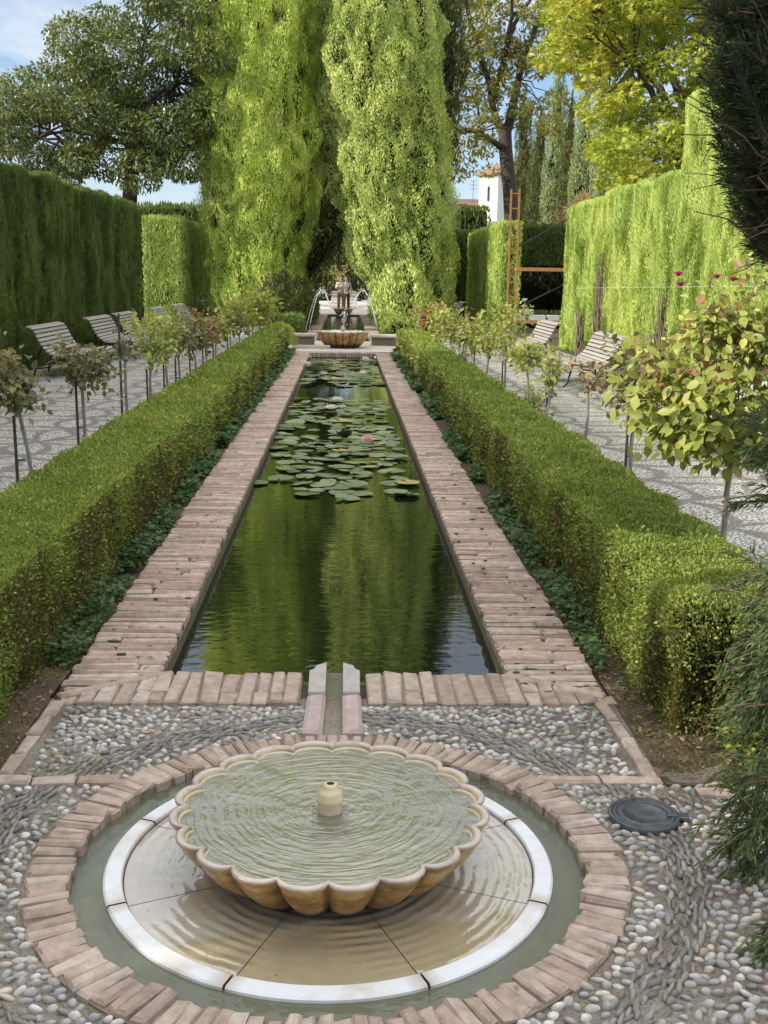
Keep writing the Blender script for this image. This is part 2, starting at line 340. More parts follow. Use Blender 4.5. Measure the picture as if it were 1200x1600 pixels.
def pathmat(name, cell, la, lb):
    """pebble mosaic: interlocking petals drawn with darker stones"""
    m, nt, o = newmat(name); v = coord(nt)
    nz = nd(nt, 'ShaderNodeTexNoise', {'Vector': v, 'Scale': 1.6, 'Detail': 3}).outputs[1]
    wv = nd(nt, 'ShaderNodeVectorMath', {0: v, 1: nd(nt, 'ShaderNodeVectorMath', {0: nz, 'Scale': .35}, operation='SCALE').outputs[0]}, operation='ADD').outputs[0]
    s = nd(nt, 'ShaderNodeSeparateXYZ', {0: wv})
    def loc(x): return mt(nt, 'ABSOLUTE', mt(nt, 'SUBTRACT', mt(nt, 'FRACT', mt(nt, 'DIVIDE', x, cell)), .5))
    u, w_ = loc(s.outputs[0]), loc(s.outputs[1])
    def ln(a, b): return mt(nt, 'SQRT', mt(nt, 'ADD', mt(nt, 'MULTIPLY', a, a), mt(nt, 'MULTIPLY', b, b)))
    d1 = mt(nt, 'ABSOLUTE', mt(nt, 'SUBTRACT', ln(mt(nt, 'SUBTRACT', 1., u), w_), .7071))
    d2 = mt(nt, 'ABSOLUTE', mt(nt, 'SUBTRACT', ln(u, mt(nt, 'SUBTRACT', 1., w_)), .7071))
    d = mt(nt, 'MINIMUM', d1, d2)
    line = ramp(nt, d, [(.035, 1.), (.06, 0.)])
    vo = nd(nt, 'ShaderNodeTexVoronoi', {'Vector': v, 'Scale': 26., 'Randomness': .9})
    ve = nd(nt, 'ShaderNodeTexVoronoi', {'Vector': v, 'Scale': 26., 'Randomness': .9}, feature='DISTANCE_TO_EDGE')
    pv = nd(nt, 'ShaderNodeSeparateColor', {0: vo.outputs['Color']}).outputs[0]
    pale = ramp(nt, pv, [(0, la), (1, lb)]); dark = ramp(nt, pv, [(0, (.16, .155, .15)), (1, (.26, .25, .24))])
    col = mix(nt, line, pale, dark)
    gap = ramp(nt, ve.outputs['Distance'], [(.03, 1.), (.16, 0.)])
    col = mix(nt, gap, col, (.17, .155, .13))
    big = noise(nt, v, .9, 4); col = mix(nt, mt(nt, 'MULTIPLY_ADD', big, 1.6, -.45, clamp=True), mix(nt, .35, col, (.25, .23, .19)), col)
    h = mt(nt, 'SUBTRACT', 1., gap)
    return fin(m, nt, o, bsdf(nt, col, .75, bump(nt, h, .7, .02), .3))
m_path = pathmat('grey and white pebble mosaic', .95, (.48, .475, .47), (.72, .70, .67))

# ------------------------------------------------------------------ ground, paths, plaza
mb = MB()
xs = [-500, -60, -20, -1.1, 1.1, 20, 60, 500]; ys = [-300, -40, 1.9, 4.3, 25.3, 30.2, 52.3, 120, 700]
for i in range(7):
    for j in range(8):
        if i == 3 and j in (2, 3, 5): continue
        mb.add([(xs[i], ys[j], -.03), (xs[i+1], ys[j], -.03), (xs[i+1], ys[j+1], -.03), (xs[i], ys[j+1], -.03)], [[0, 1, 2, 3]])
tag(mb.build('ground', m_soil), kind='structure')
def sheet(name, x0, x1, y0, y1, z, m):
    b = MB(); nx, ny = max(1, int((x1-x0)/.5)), max(1, int((y1-y0)/.5))
    X, Y = np.meshgrid(np.linspace(x0, x1, nx+1), np.linspace(y0, y1, ny+1)); P = np.c_[X.ravel(), Y.ravel(), np.zeros(X.size)]
    P[:, 2] = z+.004*fbm(P*.8+3, 2)
    i, j = np.meshgrid(np.arange(ny), np.arange(nx), indexing='ij'); a = (i*(nx+1)+j).ravel()
    b.add(P, np.stack([a, a+1, a+nx+2, a+nx+1], 1), 0, True)
    return tag(b.build(name, m), kind='structure')
sheet('path', -5.45, -2.12, -4.0, 60, -.014, m_path)
sheet('path', 2.12, 5.3, 3.9, 60, -.014, m_path)
m_plaza = plain('pale worn paving', (.50, .44, .39), .8, .25, 3, .3, .01)
sheet('pavement', -2.1, 2.1, 25.56, 30.0, .0, m_plaza)
m_far = plain('pale stone steps', (.5, .46, .41), .8, .25, 2)

FY = 2.965     # centre of the round fountain
# ------------------------------------------------------------------ pebble pavement round the fountain
b = MB(); na = 96; th = np.arange(na)*2*PI/na
inner = np.c_[.80*np.cos(th), FY+.80*np.sin(th), np.full(na, -.012)]
def sq(t):
    c, s = math.cos(t), math.sin(t); x0, x1, y0, y1 = -3.2, 3.2, -2.5, 4.22
    k = min((x1/c if c > 1e-6 else x0/c if c < -1e-6 else 1e9), ((y1-FY)/s if s > 1e-6 else (y0-FY)/s if s < -1e-6 else 1e9)); return (c*k, FY+s*k, -.012)
th2 = np.sort(np.concatenate([th]))
outer = np.array([sq(t) for t in th])
corner_fix = {}
for cx, cyy in ((-3.2, -2.5), (3.2, -2.5), (3.2, 4.22), (-3.2, 4.22)):
    a = math.atan2(cyy-FY, cx) % (2*PI); k = int(round(a/(2*PI)*na)) % na; outer[k] = (cx, cyy, -.012)
V = np.concatenate([inner, outer]); F = [[j, na+j, na+(j+1) % na, (j+1) % na] for j in range(na)]
# cut away the planting beds left and right: keep quads, beds are raised over them
b.add(V, F, 0)
# pebbles
def soil_bed(x, y):
    return ((np.abs(x) > 1.10) & (y > 3.44)) 
def in_panel(x, y):
    r = np.hypot(x, y-FY)
    ok = (r > .872) & ~soil_bed(x, y) & (y < 4.115) & (y > .9) & (np.abs(x) < 2.4)
    ok &= ~((np.abs(x) < .115) & (y > 3.7))
    ok &= ~((np.abs(y-3.455) < .035) & (np.abs(x) < 1.13) & (np.abs(x) > .68))
    ok &= ~((np.abs(np.abs(x)-1.08) < .045) & (y > 3.44))
    ok &= np.hypot(x-.99, y-3.2) > .115
    ok &= ~((x > 1.2) & (np.abs(y-3.36) < .035))
    return ok
def darkband(x, y):
    r = np.hypot(x, y-FY); a = np.arctan2(y-FY, x)
    wv = .02*np.sin(a*5+1)
    d = (np.abs(r-(1.02+wv)) < .058)
    d |= (y < 3.42) & (y > 3.26) & (np.abs(x) > 1.0) & (np.abs(y-3.31-.03*np.sin(x*6)) < .035)
    r2 = np.hypot(np.abs(x)-1.75, y-2.4); d |= (np.abs(r2-.42) < .05) & (r > 1.12)
    return d
pts = []; cell = {}
cand = np.c_[rng.uniform(-2.0, 2.0, 90000), rng.uniform(1.3, 4.12, 90000)]
cand = cand[in_panel(cand[:, 0], cand[:, 1])]; dk = darkband(cand[:, 0], cand[:, 1])
gs = .03
for (x, y), dd in zip(cand, dk):
    k = (int(x//gs), int(y//gs)); ok = True; dm = .0195 if dd else .0262+.004*math.sin(x*9)*math.sin(y*7)
    for i in (-1, 0, 1):
        for j in (-1, 0, 1):
            for (qx, qy, _) in cell.get((k[0]+i, k[1]+j), ()):
                if (qx-x)**2+(qy-y)**2 < dm*dm: ok = False; break
    if ok: cell.setdefault(k, []).append((x, y, dd)); pts.append((x, y, dd))
pts = np.array(pts); n = len(pts); dd = pts[:, 2] > .5
Vi, Fi = ICO2
ang = rng.uniform(-.5, .5, n); a_t = np.arctan2(pts[:, 1]-FY, pts[:, 0])+PI/2
ang[dd] = a_t[dd]+rng.uniform(-.35, .35, dd.sum())
sx = rng.uniform(.010, .0205, n); sy = rng.uniform(.0075, .0125, n); sz = rng.uniform(.008, .0145, n)
sx[dd] = rng.uniform(.016, .026, dd.sum()); sy[dd] = rng.uniform(.006, .0095, dd.sum()); sz[dd] = rng.uniform(.008, .013, dd.sum())
def stones(mb, idx, mi):
    m_ = len(idx); base = np.broadcast_to(Vi, (m_, *Vi.shape)).copy()
    lump = 1+.16*np.sin(base@rng.normal(0, 1.6, (3, 1))+rng.uniform(0, 6, (m_, 1, 1)))[..., 0]
    base = base*lump[..., None]*np.stack([sx, sy, sz], 1)[idx][:, None, :]
    tl = rng.normal(0, .18, (m_, 1)); base[:, :, 2] += base[:, :, 0]*tl+base[:, :, 1]*rng.normal(0, .2, (m_, 1))
    c, s = np.cos(ang[idx])[:, None], np.sin(ang[idx])[:, None]
    x = base[:, :, 0]*c-base[:, :, 1]*s+pts[idx, 0][:, None]; y = base[:, :, 0]*s+base[:, :, 1]*c+pts[idx, 1][:, None]
    z = base[:, :, 2]-.0105+rng.normal(0, .0015, (m_, 1))
    F = (np.arange(m_)[:, None, None]*len(Vi)+Fi[None]).reshape(-1, 3)
    mb.add(np.stack([x, y, z], 2), F, mi, True)
stones(b, np.where(~dd)[0], 1); stones(b, np.where(dd)[0], 2)
tag(b.build('pebble_pavement', [m_bed, m_peb, m_pebd]), kind='structure')
# soil beds beside the pavement
for sx_ in (-1, 1):
    b = MB(); nx, ny = 50, 30
    x0, x1 = sorted((sx_*1.125, sx_*3.3)); X, Y = np.meshgrid(np.linspace(x0, x1, nx+1), np.linspace(3.49 if sx_ < 0 else 3.42, 4.9, ny+1))
    P = np.c_[X.ravel(), Y.ravel(), np.zeros(X.size)]; P[:, 2] = -.004+.018*fbm(P*3.1, 4)
    i, j = np.meshgrid(np.arange(ny), np.arange(nx), indexing='ij'); a = (i*(nx+1)+j).ravel()
    b.add(P, np.stack([a, a+1, a+nx+2, a+nx+1], 1), 0, True)
    tag(b.build('soil_bed', m_soil), kind='structure')

# stone edging strips
def edging(lab, pts, wd=.05):
    b = MB(); pts = [np.array(p, float) for p in pts]; out = []
    for p, q in zip(pts[:-1], pts[1:]):
        L = np.linalg.norm(q-p); k = max(1, int(L/.15)); a = math.atan2(q[1]-p[1], q[0]-p[0])
        for i in range(k):
            c = p+(q-p)*(i+.5)/k; out.append((c[0], c[1], L/k-.006, a))
    o = np.array(out); n = len(o)
    bricks(b, np.c_[o[:, 0], o[:, 1], rng.uniform(.004, .009, n)], np.c_[o[:, 2], np.full(n, wd)+rng.normal(0, .003, n), np.full(n, .05)], o[:, 3]+rng.normal(0, .02, n), .007, 0, .004)
    return tag(b.build('stone_edging', m_brick2), lab, 'edging')
edging('pinkish stone edging slanting beside the dark left soil bed', [(-1.085, 4.16), (-1.10, 3.50)])
edging('short pinkish stone strip crossing the pebbles left of the fountain', [(-1.75, 3.46), (-.70, 3.46)])
edging('pinkish stone edging beside the right planting bed near the pebbles', [(1.075, 4.14), (1.09, 3.46)])
edging('thin pinkish stone strip crossing the pebbles above the manhole cover', [(.70, 3.45), (1.12, 3.45)])
edging('low pale kerb stones closing the right planting bed at the front', [(1.21, 3.37), (2.4, 3.30)], .055)

# ring of bricks
b = MB(); nb = 122
a = (np.arange(nb)+.5)*2*PI/nb; rm = .7975+rng.normal(0, .004, nb); ln = .120+rng.normal(0, .007, nb)
bricks(b, np.c_[rm*np.cos(a), FY+rm*np.sin(a), .006+rng.normal(0, .003, nb)], np.c_[ln, np.full(nb, 2*PI*.785/nb-.002)+rng.normal(0, .002, nb), np.full(nb, .085)], a+rng.normal(0, .03, nb), .007, 0, .004)
lathe(b, [(.742, -.10), (.742, -.006), (.862, -.006), (.862, -.08)], 92, 1, False, c=(0, FY, 0))
o = b.build('brick_ring', [m_brick2, m_mortar]); tag(o, 'ring of worn pinkish bricks laid around the fountain moat', 'brick ring')

# ------------------------------------------------------------------ fountain materials
def watermat(name, tint, refl_ior, bumpf, rough=.02, body=None, bodyfac=0., tcol=None):
    m, nt, o = newmat(name); nrm_ = bumpf(nt)
    fr = nd(nt, 'ShaderNodeFresnel', {'IOR': refl_ior, 'Normal': nrm_}).outputs[0]
    gl = nd(nt, 'ShaderNodeBsdfGlossy', {'Color': (1, 1, 1), 'Roughness': rough, 'Normal': nrm_})
    tr = nd(nt, 'ShaderNodeBsdfTransparent', {0: tint})
    und = tr.outputs[0]
    if body is not None:
        df = nd(nt, 'ShaderNodeBsdfDiffuse', {0: body}); und = nd(nt, 'ShaderNodeMixShader', {0: bodyfac, 1: tr.outputs[0], 2: df.outputs[0]}).outputs[0]
    return fin(m, nt, o, nd(nt, 'ShaderNodeMixShader', {0: fr, 1: und, 2: gl.outputs[0]}))
def rings(nt, cx, cy, wl, amp_noise=2.5, nsc=4.):
    v = coord(nt); c = nd(nt, 'ShaderNodeVectorMath', {0: v, 1: (-cx, -cy, 0)}, operation='ADD').outputs[0]
    d = nd(nt, 'ShaderNodeVectorMath', {0: c}, operation='LENGTH').outputs['Value']
    n = noise(nt, v, nsc, 3, .6)
    ph = mt(nt, 'ADD', mt(nt, 'MULTIPLY', d, 2*PI/wl), mt(nt, 'MULTIPLY', n, amp_noise*2))
    return mt(nt, 'SINE', ph), d, v
def b_basin(nt):
    v = coord(nt); c = nd(nt, 'ShaderNodeSeparateXYZ', {0: v})
    d = mt(nt, 'SQRT', mt(nt, 'ADD', mt(nt, 'MULTIPLY', c.outputs[0], c.outputs[0]), mt(nt, 'ADD', mt(nt, 'MULTIPLY', c.outputs[1], c.outputs[1]), .0001)))
    wob = noise(nt, v, 6, 3, .6)
    pv = nd(nt, 'ShaderNodeCombineXYZ', {0: mt(nt, 'ADD', mt(nt, 'MULTIPLY', d, 60.), mt(nt, 'MULTIPLY', wob, 2.)), 1: mt(nt, 'MULTIPLY', mt(nt, 'DIVIDE', c.outputs[0], d), 2.2), 2: mt(nt, 'MULTIPLY', mt(nt, 'DIVIDE', c.outputs[1], d), 2.2)})
    st = noise(nt, pv, 1., 2, .5)
    msk = ramp(nt, noise(nt, v, 7, 4, .6), [(.36, .4), (.6, 1.)])
    h = mt(nt, 'ADD', mt(nt, 'MULTIPLY', st, msk), mt(nt, 'MULTIPLY', noise(nt, v, 11, 2, .5, .6), .5))
    return bump(nt, h, 1., .0065)
m_basin = watermat('rippled basin water', (.90, .91, .84), 2.3, b_basin, .01, (.62, .60, .47), .15)
def b_moat(nt):
    v = coord(nt, (1, 1, 1)); return bump(nt, mt(nt, 'ADD', noise(nt, v, 9, 3, .6, 1.), mt(nt, 'MULTIPLY', noise(nt, v, 40, 2), .2)), .35, .01)
m_moat = watermat('still moat water', (.70, .72, .60), 1.4, b_moat, .02, (.27, .29, .21), .3)
def b_pool(nt):
    s, d, v = rings(nt, 0, 4.62, .075, 2.2, 3.)
    fall = mt(nt, 'MULTIPLY', ramp(nt, mt(nt, 'DIVIDE', d, 2.), [(.1, 1.), (1., 0.)]), noise(nt, v, 2.2, 3))
    v2 = coord(nt, (1., 2.2, 1)); n = noise(nt, v2, 3.2, 2, .45, .5); n2 = noise(nt, coord(nt, (.55, 2., 1)), 9., 2, .5, .3)
    h = mt(nt, 'ADD', mt(nt, 'MULTIPLY', mt(nt, 'MULTIPLY', s, fall), .10), mt(nt, 'ADD', mt(nt, 'MULTIPLY', n, .7), mt(nt, 'MULTIPLY', n2, .5)))
    return bump(nt, h, .11, .016)
m_pool = watermat('dark green pool water', (.03, .05, .012), 1.66, b_pool, .005, (.006, .012, .004), .85)

def marblemat(name, base, stain, wet=True):
    m, nt, o = newmat(name); v = coord(nt); n = noise(nt, v, 3.2, 6, .65, .6); n2 = noise(nt, v, 14, 4, .6)
    col = mix(nt, mt(nt, 'MULTIPLY_ADD', n, 2.2, -.65, clamp=True), tuple(x*.72 for x in base), base)
    s = nd(nt, 'ShaderNodeSeparateXYZ', {0: v})
    # olive algae towards the front rim
    f = mt(nt, 'ADD', mt(nt, 'MULTIPLY', s.outputs[1], -1.9), mt(nt, 'ADD', mt(nt, 'MULTIPLY', n, .7), mt(nt, 'MULTIPLY', s.outputs[0], .25)))
    col = mix(nt, mt(nt, 'MULTIPLY', ramp(nt, f, [(.95, 0.), (1.4, 1.)]), stain), col, (.24, .185, .04))
    rs = nd(nt, 'ShaderNodeVectorMath', {0: v}, operation='LENGTH').outputs['Value']
    col = mix(nt, mt(nt, 'MULTIPLY', ramp(nt, mt(nt, 'ADD', rs, mt(nt, 'MULTIPLY', n, .35)), [(.50, .85), (.64, 0.)]), .75), col, (.27, .20, .11))
    col = mix(nt, ramp(nt, noise(nt, v, 1.6, 5, .6), [(.5, 0.), (.72, .4)]), col, (.38, .31, .20))
    spots = ramp(nt, noise(nt, v, 55, 2, .5), [(.70, 0.), (.76, 1.)])
    col = mix(nt, mt(nt, 'MULTIPLY', spots, .5), col, (.12, .09, .05))
    ss, d, _ = rings(nt, .0, .0, .034, 3.5, 5.)
    patch = ramp(nt, noise(nt, v, 2.6, 3, .5), [(.42, 0.1), (.58, 1.6)])
    h = mt(nt, 'ADD', mt(nt, 'MULTIPLY', mt(nt, 'MULTIPLY', ss, patch), .3), mt(nt, 'ADD', mt(nt, 'MULTIPLY', n2, .5), noise(nt, coord(nt, (1, .6, 1)), 22, 2)))
    nn = bump(nt, h, .55 if wet else .25, .006)
    return fin(m, nt, o, bsdf(nt, col, .10 if wet else .3, nn, 1., **{'Coat Weight': .8, 'Coat Roughness': .04, 'Coat Normal': nn}))
def rimmat():
    m, nt, o = newmat('white marble rim'); v = coord(nt); n = noise(nt, v, 6, 5, .6); s = nd(nt, 'ShaderNodeSeparateXYZ', {0: v}); a = mt(nt, 'ARCTAN2', s.outputs[1], s.outputs[0])
    jt = mt(nt, 'ABSOLUTE', mt(nt, 'SINE', mt(nt, 'MULTIPLY', mt(nt, 'ADD', a, R(22.5)), 4.)))
    st = mt(nt, 'MULTIPLY', ramp(nt, mt(nt, 'ADD', jt, mt(nt, 'MULTIPLY', n, .5)), [(.2, 1.), (.55, 0.)]), .75)
    col = mix(nt, n, (.56, .59, .63), (.74, .77, .80)); col = mix(nt, st, col, (.30, .22, .13))
    side = ramp(nt, noise(nt, v, 3.2, 5, .65), [(.48, 0.), (.66, .7)]); col = mix(nt, side, col, (.46, .37, .27))
    return fin(m, nt, o, bsdf(nt, col, .22, bump(nt, n, .15, .004), .5))
m_disc = marblemat('wet cream marble', (.52, .485, .41), .5)
m_rim = rimmat()
def bowlmat():
    m, nt, o = newmat('honey coloured alabaster'); v = coord(nt); s = nd(nt, 'ShaderNodeSeparateXYZ', {0: v})
    n = noise(nt, nd(nt, 'ShaderNodeMapping', {0: v, 3: (1, 1, 2.5)}).outputs[0], 9, 5, .65, .8); n2 = noise(nt, v, 3, 3)
    och = ramp(nt, n, [(.30, (.10, .042, .010)), (.5, (.37, .19, .045)), (.68, (.60, .40, .15))])
    grey = ramp(nt, n, [(.3, (.33, .275, .23)), (.7, (.54, .48, .42))])
    col = mix(nt, ramp(nt, s.outputs[2], [(.147, 0.), (.156, 1.)]), och, grey)
    an_ = mt(nt, 'ABSOLUTE', mt(nt, 'SINE', mt(nt, 'MULTIPLY', mt(nt, 'ARCTAN2', s.outputs[1], s.outputs[0]), 10.)))
    cus = mt(nt, 'MULTIPLY', ramp(nt, mt(nt, 'ADD', an_, mt(nt, 'MULTIPLY', n2, .25)), [(.12, 1.), (.55, 0.)]), ramp(nt, s.outputs[2], [(.12, .8), (.150, .15)]))
    col = mix(nt, cus, col, (.085, .045, .018))
    # near-black towards the foot of the bowl
    col = mix(nt, ramp(nt, mt(nt, 'ADD', s.outputs[2], mt(nt, 'MULTIPLY', n2, .02)), [(.018, 1.), (.045, 0.)]), col, (.03, .022, .012))
    return fin(m, nt, o, bsdf(nt, col, .28, bump(nt, n, .25, .006), .55, **{'Coat Weight': .4, 'Coat Roughness': .1}))
m_bowl = bowlmat()
m_inside = plain('algae tinted basin marble', (.52, .51, .37), .5, .25, 5, .2, .006)
m_nozzle = plain('cream stone spout', (.56, .47, .31), .35, .2, 16, .3, .005)
m_hole = plain('dark pipe mouth', (.015, .013, .01), .8)

BPROF = [(.20, -.03), (.275, -.022), (.325, .002), (.372, .035), (.412, .075), (.440, .112), (.453, .138), (.460, .147), (.461, .154), (.457, .1585), (.448, .160), (.439, .157), (.434, .146), (.412, .118), (.36, .085), (.22, .070), (.001, .068)]
BD = [.0, .03, .13, .14, .125, .105, .09, .080, .075, .073, .073, .076, .078, .078, .07, .02, 0]
def bowl_mesh(mb, lobes=20, seg=360, mi=0, mi2=1):
    def rm(i, t):
        uu = ((t*lobes/(2*PI)) % 1.)*2-1; l = np.sqrt(np.maximum(0, 1-(uu*.97)**2)); l = (l-math.sqrt(1-.97**2))/(1-math.sqrt(1-.97**2))
        return 1-BD[i]*(1-l)
    lathe(mb, BPROF[:13], seg, mi, True, rm)
    lathe(mb, BPROF[12:], seg, mi2, True, lambda i, t: rm(i+12, t))
    return rm
def fountain(name, label, loc, scale=1., water=True):
    t = thing(name, label, 'fountain', loc); 
    b = MB(); rm = bowl_mesh(b); bo = b.build('bowl', [m_bowl, m_inside], t)
    b = MB(); lathe(b, [(.26, -.04), (.25, 0.)], 40, 0); b.build('pedestal', m_core, t)
    b = MB(); th = np.arange(360)*2*PI/360; r = .430*rm(12, th)/1.
    V = np.concatenate([[[0, 0, .140]], np.c_[r*np.cos(th), r*np.sin(th), np.full(360, .140)]])
    b.add(V, [[0, 1+i, 1+(i+1) % 360] for i in range(360)], 0); b.build('basin_water', m_basin, t)
    b = MB(); lathe(b, [(.036, .10), (.036, .168), (.0385, .172), (.0385, .180), (.036, .184), (.035, .196), (.030, .203), (.024, .206), (.022, .216), (.020, .222), (.0115, .224), (.0105, .20), (.001, .20)], 32)
    nz = b.build('spout', m_nozzle, t)
    b = MB(); box(b, (0, -.01, .128), (.105, .105, .014), 0, 0, .003); b.build('spout_plinth', plain('submerged stone plinth', (.30, .30, .25), .6), t)
    b = MB(); lathe(b, [(.0112, .2235), (.0005, .2237)], 16); b.build('spout_mouth', m_hole, nz)
    t.scale = (scale, scale, scale); return t
f1 = fountain('scalloped_fountain', 'large scalloped alabaster fountain bowl full of rippling water, nearest the viewer', (0, FY, 0.))
# marble base
disc = thing('marble_base', 'round cream marble base of wet slabs with a white rim under the near fountain', 'fountain base', (0, FY, 0))
for k in range(8):
    a0 = R(-90+22.5+45*k)+.002; a1 = a0+PI/4-.006; b = MB(); q = 18
    t_ = np.linspace(a0, a1, q)
    V = []
    for r_ in (.15, .3, .45, .588): V += [(r_*math.cos(x), r_*math.sin(x), -.024-.004*r_) for x in np.linspace(a0+(.0006/r_), a1+.004-(.0012/r_), q)]
    b.add(V, [[i*q+j, (i+1)*q+j, (i+1)*q+j+1, i*q+j+1] for i in range(3) for j in range(q-1)], 0, False); b.build('marble_slab', m_disc, disc)
    b = MB(); a0 -= .0; prof = [(.592, -.06), (.592, -.018), (.596, -.013), (.640, -.013), (.646, -.018), (.646, -.09)]
    VV = []; 
    for (r_, z_) in prof: VV += [(r_*math.cos(x), r_*math.sin(x), z_) for x in np.linspace(a0+.003, a1-.002, q)]
    FF = [[i*q+j, i*q+j+1, (i+1)*q+j+1, (i+1)*q+j] for i in range(len(prof)-1) for j in range(q-1)]
    b.add(VV, FF, 0, False); b.build('rim_segment', m_rim, disc)
b = MB(); lathe(b, [(.645, -.12), (.635, -.033), (.001, -.031)], 96, 0); b.build('joint_bed', m_mortar, disc)
def moatfloor():
    m, nt, o = newmat('silty moat floor'); v = coord(nt); n = noise(nt, v, 6, 5, .65); s_ = nd(nt, 'ShaderNodeSeparateXYZ', {0: v})
    f = ramp(nt, mt(nt, 'ADD', s_.outputs[0], mt(nt, 'MULTIPLY', n, .5)), [(.45, 0.), (.85, 1.)]); col = mix(nt, f, (.40, .43, .40), (.22, .19, .045)); col = mix(nt, ramp(nt, n, [(.4, 0.), (.7, .7)]), col, (.14, .13, .07))
    return fin(m, nt, o, bsdf(nt, col, .8, bump(nt, n, .4, .01)))
b = MB(); lathe(b, [(.745, -.026), (.64, -.026)], 128, 0, c=(0, 0, 0)); o = b.build('moat_water', m_moat, None, (0, FY, 0)); tag(o, kind='structure')
b = MB(); lathe(b, [(.75, -.09), (.635, -.09)], 96, 0); o = b.build('moat_floor', moatfloor(), None, (0, FY, 0)); tag(o, kind='structure')

# manhole
mh = thing('manhole_cover', 'small round dark metal manhole cover set in the pebbles', 'manhole cover', (.99, 3.2, .0), R(-8))
m_cast = plain('worn cast iron', (.085, .092, .105), .42, .6, 22, .7, .004, metal=.5)
b = MB(); lathe(b, [(.112, -.02), (.112, .006), (.108, .009), (.100, .009), (.098, .004)], 48); b.build('frame', m_cast, mh)
b = MB(); lathe(b, [(.098, .0), (.097, .008), (.090, .0095), (.086, .004), (.074, .0042), (.071, .0075), (.066, .0075), (.063, .0042), (.03, .0048), (.001, .005)], 48); box(b, (.088, 0, .009), (.03, .028, .008), 0, 0, .002); b.build('lid', m_cast, mh)
b = MB(); box(b, (.122, -.002, .004), (.034, .034, .012), 0, 0, .002); b.build('hinge', m_cast, mh)

m_jointd = plain('dark mossy joint', (.055, .044, .03), .95, .5, 25, .6, .01)
# ------------------------------------------------------------------ pool with brick edging
PW, PO, PY0, PY1, WZ = .735, 1.115, 4.48, 25.05, -.10
pool = thing('brick_pool_edging', 'long narrow pool edging of pinkish bricks between two low box hedges', 'pool edging', (0, PY0, 0))
def coping_side(s, y0, y1, parent, oy, mitre=True):
    b = MB(); y = y0; cs = []; sz = []
    while y < y1:
        t_ = .062+rng.normal(0, .003); yc = y+t_/2
        dz = -.012 if (s > 0 and yc > 6.0) else 0.
        lo = PW if yc > PY0 else max(PW, PW+(PY0-yc)*1.5)
        wd = PO-lo+rng.normal(0, .006)
        if wd > .05:
            k = rng.choice([0, 1, 2], p=[.62, .24, .14]) if wd > .3 else 0
            cuts = [0, wd] if k == 0 else [0, wd*rng.uniform(.6, .72), wd] if k == 1 else [0, wd*rng.uniform(.28, .4), wd]
            for c0, c1 in zip(cuts[:-1], cuts[1:]):
                cs.append((s*(lo+(c0+c1)/2), yc-oy, .008+rng.normal(0, .0025)+dz)); sz.append((c1-c0-.008, t_-.019, .06))
        y += t_
    n = len(cs); bricks(b, np.array(cs), np.array(sz), rng.normal(0, .008, n), .010, 0, .0045)
    x0, x1 = sorted((s*(PW+.006), s*(PO-.004)))
    box(b, ((x0+x1)/2, (max(y0, PY0)+y1)/2-oy, -.045), (x1-x0, y1-max(y0, PY0), .05), 0, 1)
    if y0 < PY0: b.add([(s*PW, PY0-oy, -.003), (s*PO, PY0-oy, -.003), (s*PO, y0-oy, -.003)], [[0, 1, 2] if s < 0 else [2, 1, 0]], 1)
    return b.build('brick_coping', [m_brick, m_jointd], parent)
coping_side(-1, 4.205, PY1+.5, pool, PY0); coping_side(1, 4.205, PY1+.5, pool, PY0)
# near coping: bricks on end
b = MB(); cs = []; sz = []; x = -1.09
while x < 1.09:
    wdt = rng.uniform(.058, .082); xc = x+wdt/2
    if abs(xc) > .14:
        y0, y1 = 4.14, PY0+rng.normal(0, .006)
        if abs(xc) > PW: y1 = 4.47-(abs(xc)-PW)*.68
        if y1-y0 > .05:
            cut = [y0, y1] if rng.random() < .6 or y1-y0 < .25 else [y0, y0+rng.uniform(.1, .14), y1]
            for c0, c1 in zip(cut[:-1], cut[1:]): cs.append((xc, (c0+c1)/2-PY0, .004+rng.normal(0, .003))); sz.append((wdt-.007, c1-c0-.008, .05))
    x += wdt
bricks(b, np.array(cs), np.array(sz), rng.normal(0, .012, len(cs)), .006, 0, .0035)
for s in (-1, 1): box(b, (s*.585, 4.31-PY0, -.032), (.90, .325, .056), 0, 1)
b.build('brick_coping', [m_brick2, m_mortar], pool)
# long bricks on the mitres
b = MB(); ml = math.atan2(.28, .40)
for s in (-1, 1):
    for k in range(2):
        f = .25+.5*k; b = MB(); bricks(b, np.array([(s*(.72+.38*f), 4.465-.268*f-PY0, .012)]), np.array([(.225, .04, .05)]), np.array([-s*ml]), .007, 0, .004); b.build('mitre_brick', m_brick2, pool)
# far coping and walls
b = MB(); n = 36; xs_ = np.linspace(-PW, PW, n+1); bricks(b, np.c_[(xs_[1:]+xs_[:-1])/2, np.full(n, PY1+.28-PY0), np.full(n, .006)], np.c_[np.full(n, 1.4/n-.006), np.full(n, .5), np.full(n, .06)], np.zeros(n), .005)
b.build('brick_coping', m_brick, pool)
b = MB(); n = 24
for k in range(n):
    for row in range(2): box(b, (-PW+(k+.5)*1.4/n, PY1-.012-PY0+.001*row, -.05-.09*row), (1.4/n-.014, .03, .078), 0, 0)
box(b, (0, PY1+.02-PY0, -.3), (1.42, .03, .59), 0, 1); b.build('pool_end_wall', [m_brick, m_mortar], pool)
b = MB()
for s in (-1, 1): box(b, (s*(PW+.02), (PY0+PY1)/2-PY0, -.33), (.034, PY1-PY0, .58), 0, 0)
box(b, (0, -.02, -.33), (1.42, .034, .58), 0, 0); b.build('pool_wall', m_wall, pool)
b = MB(); V = []
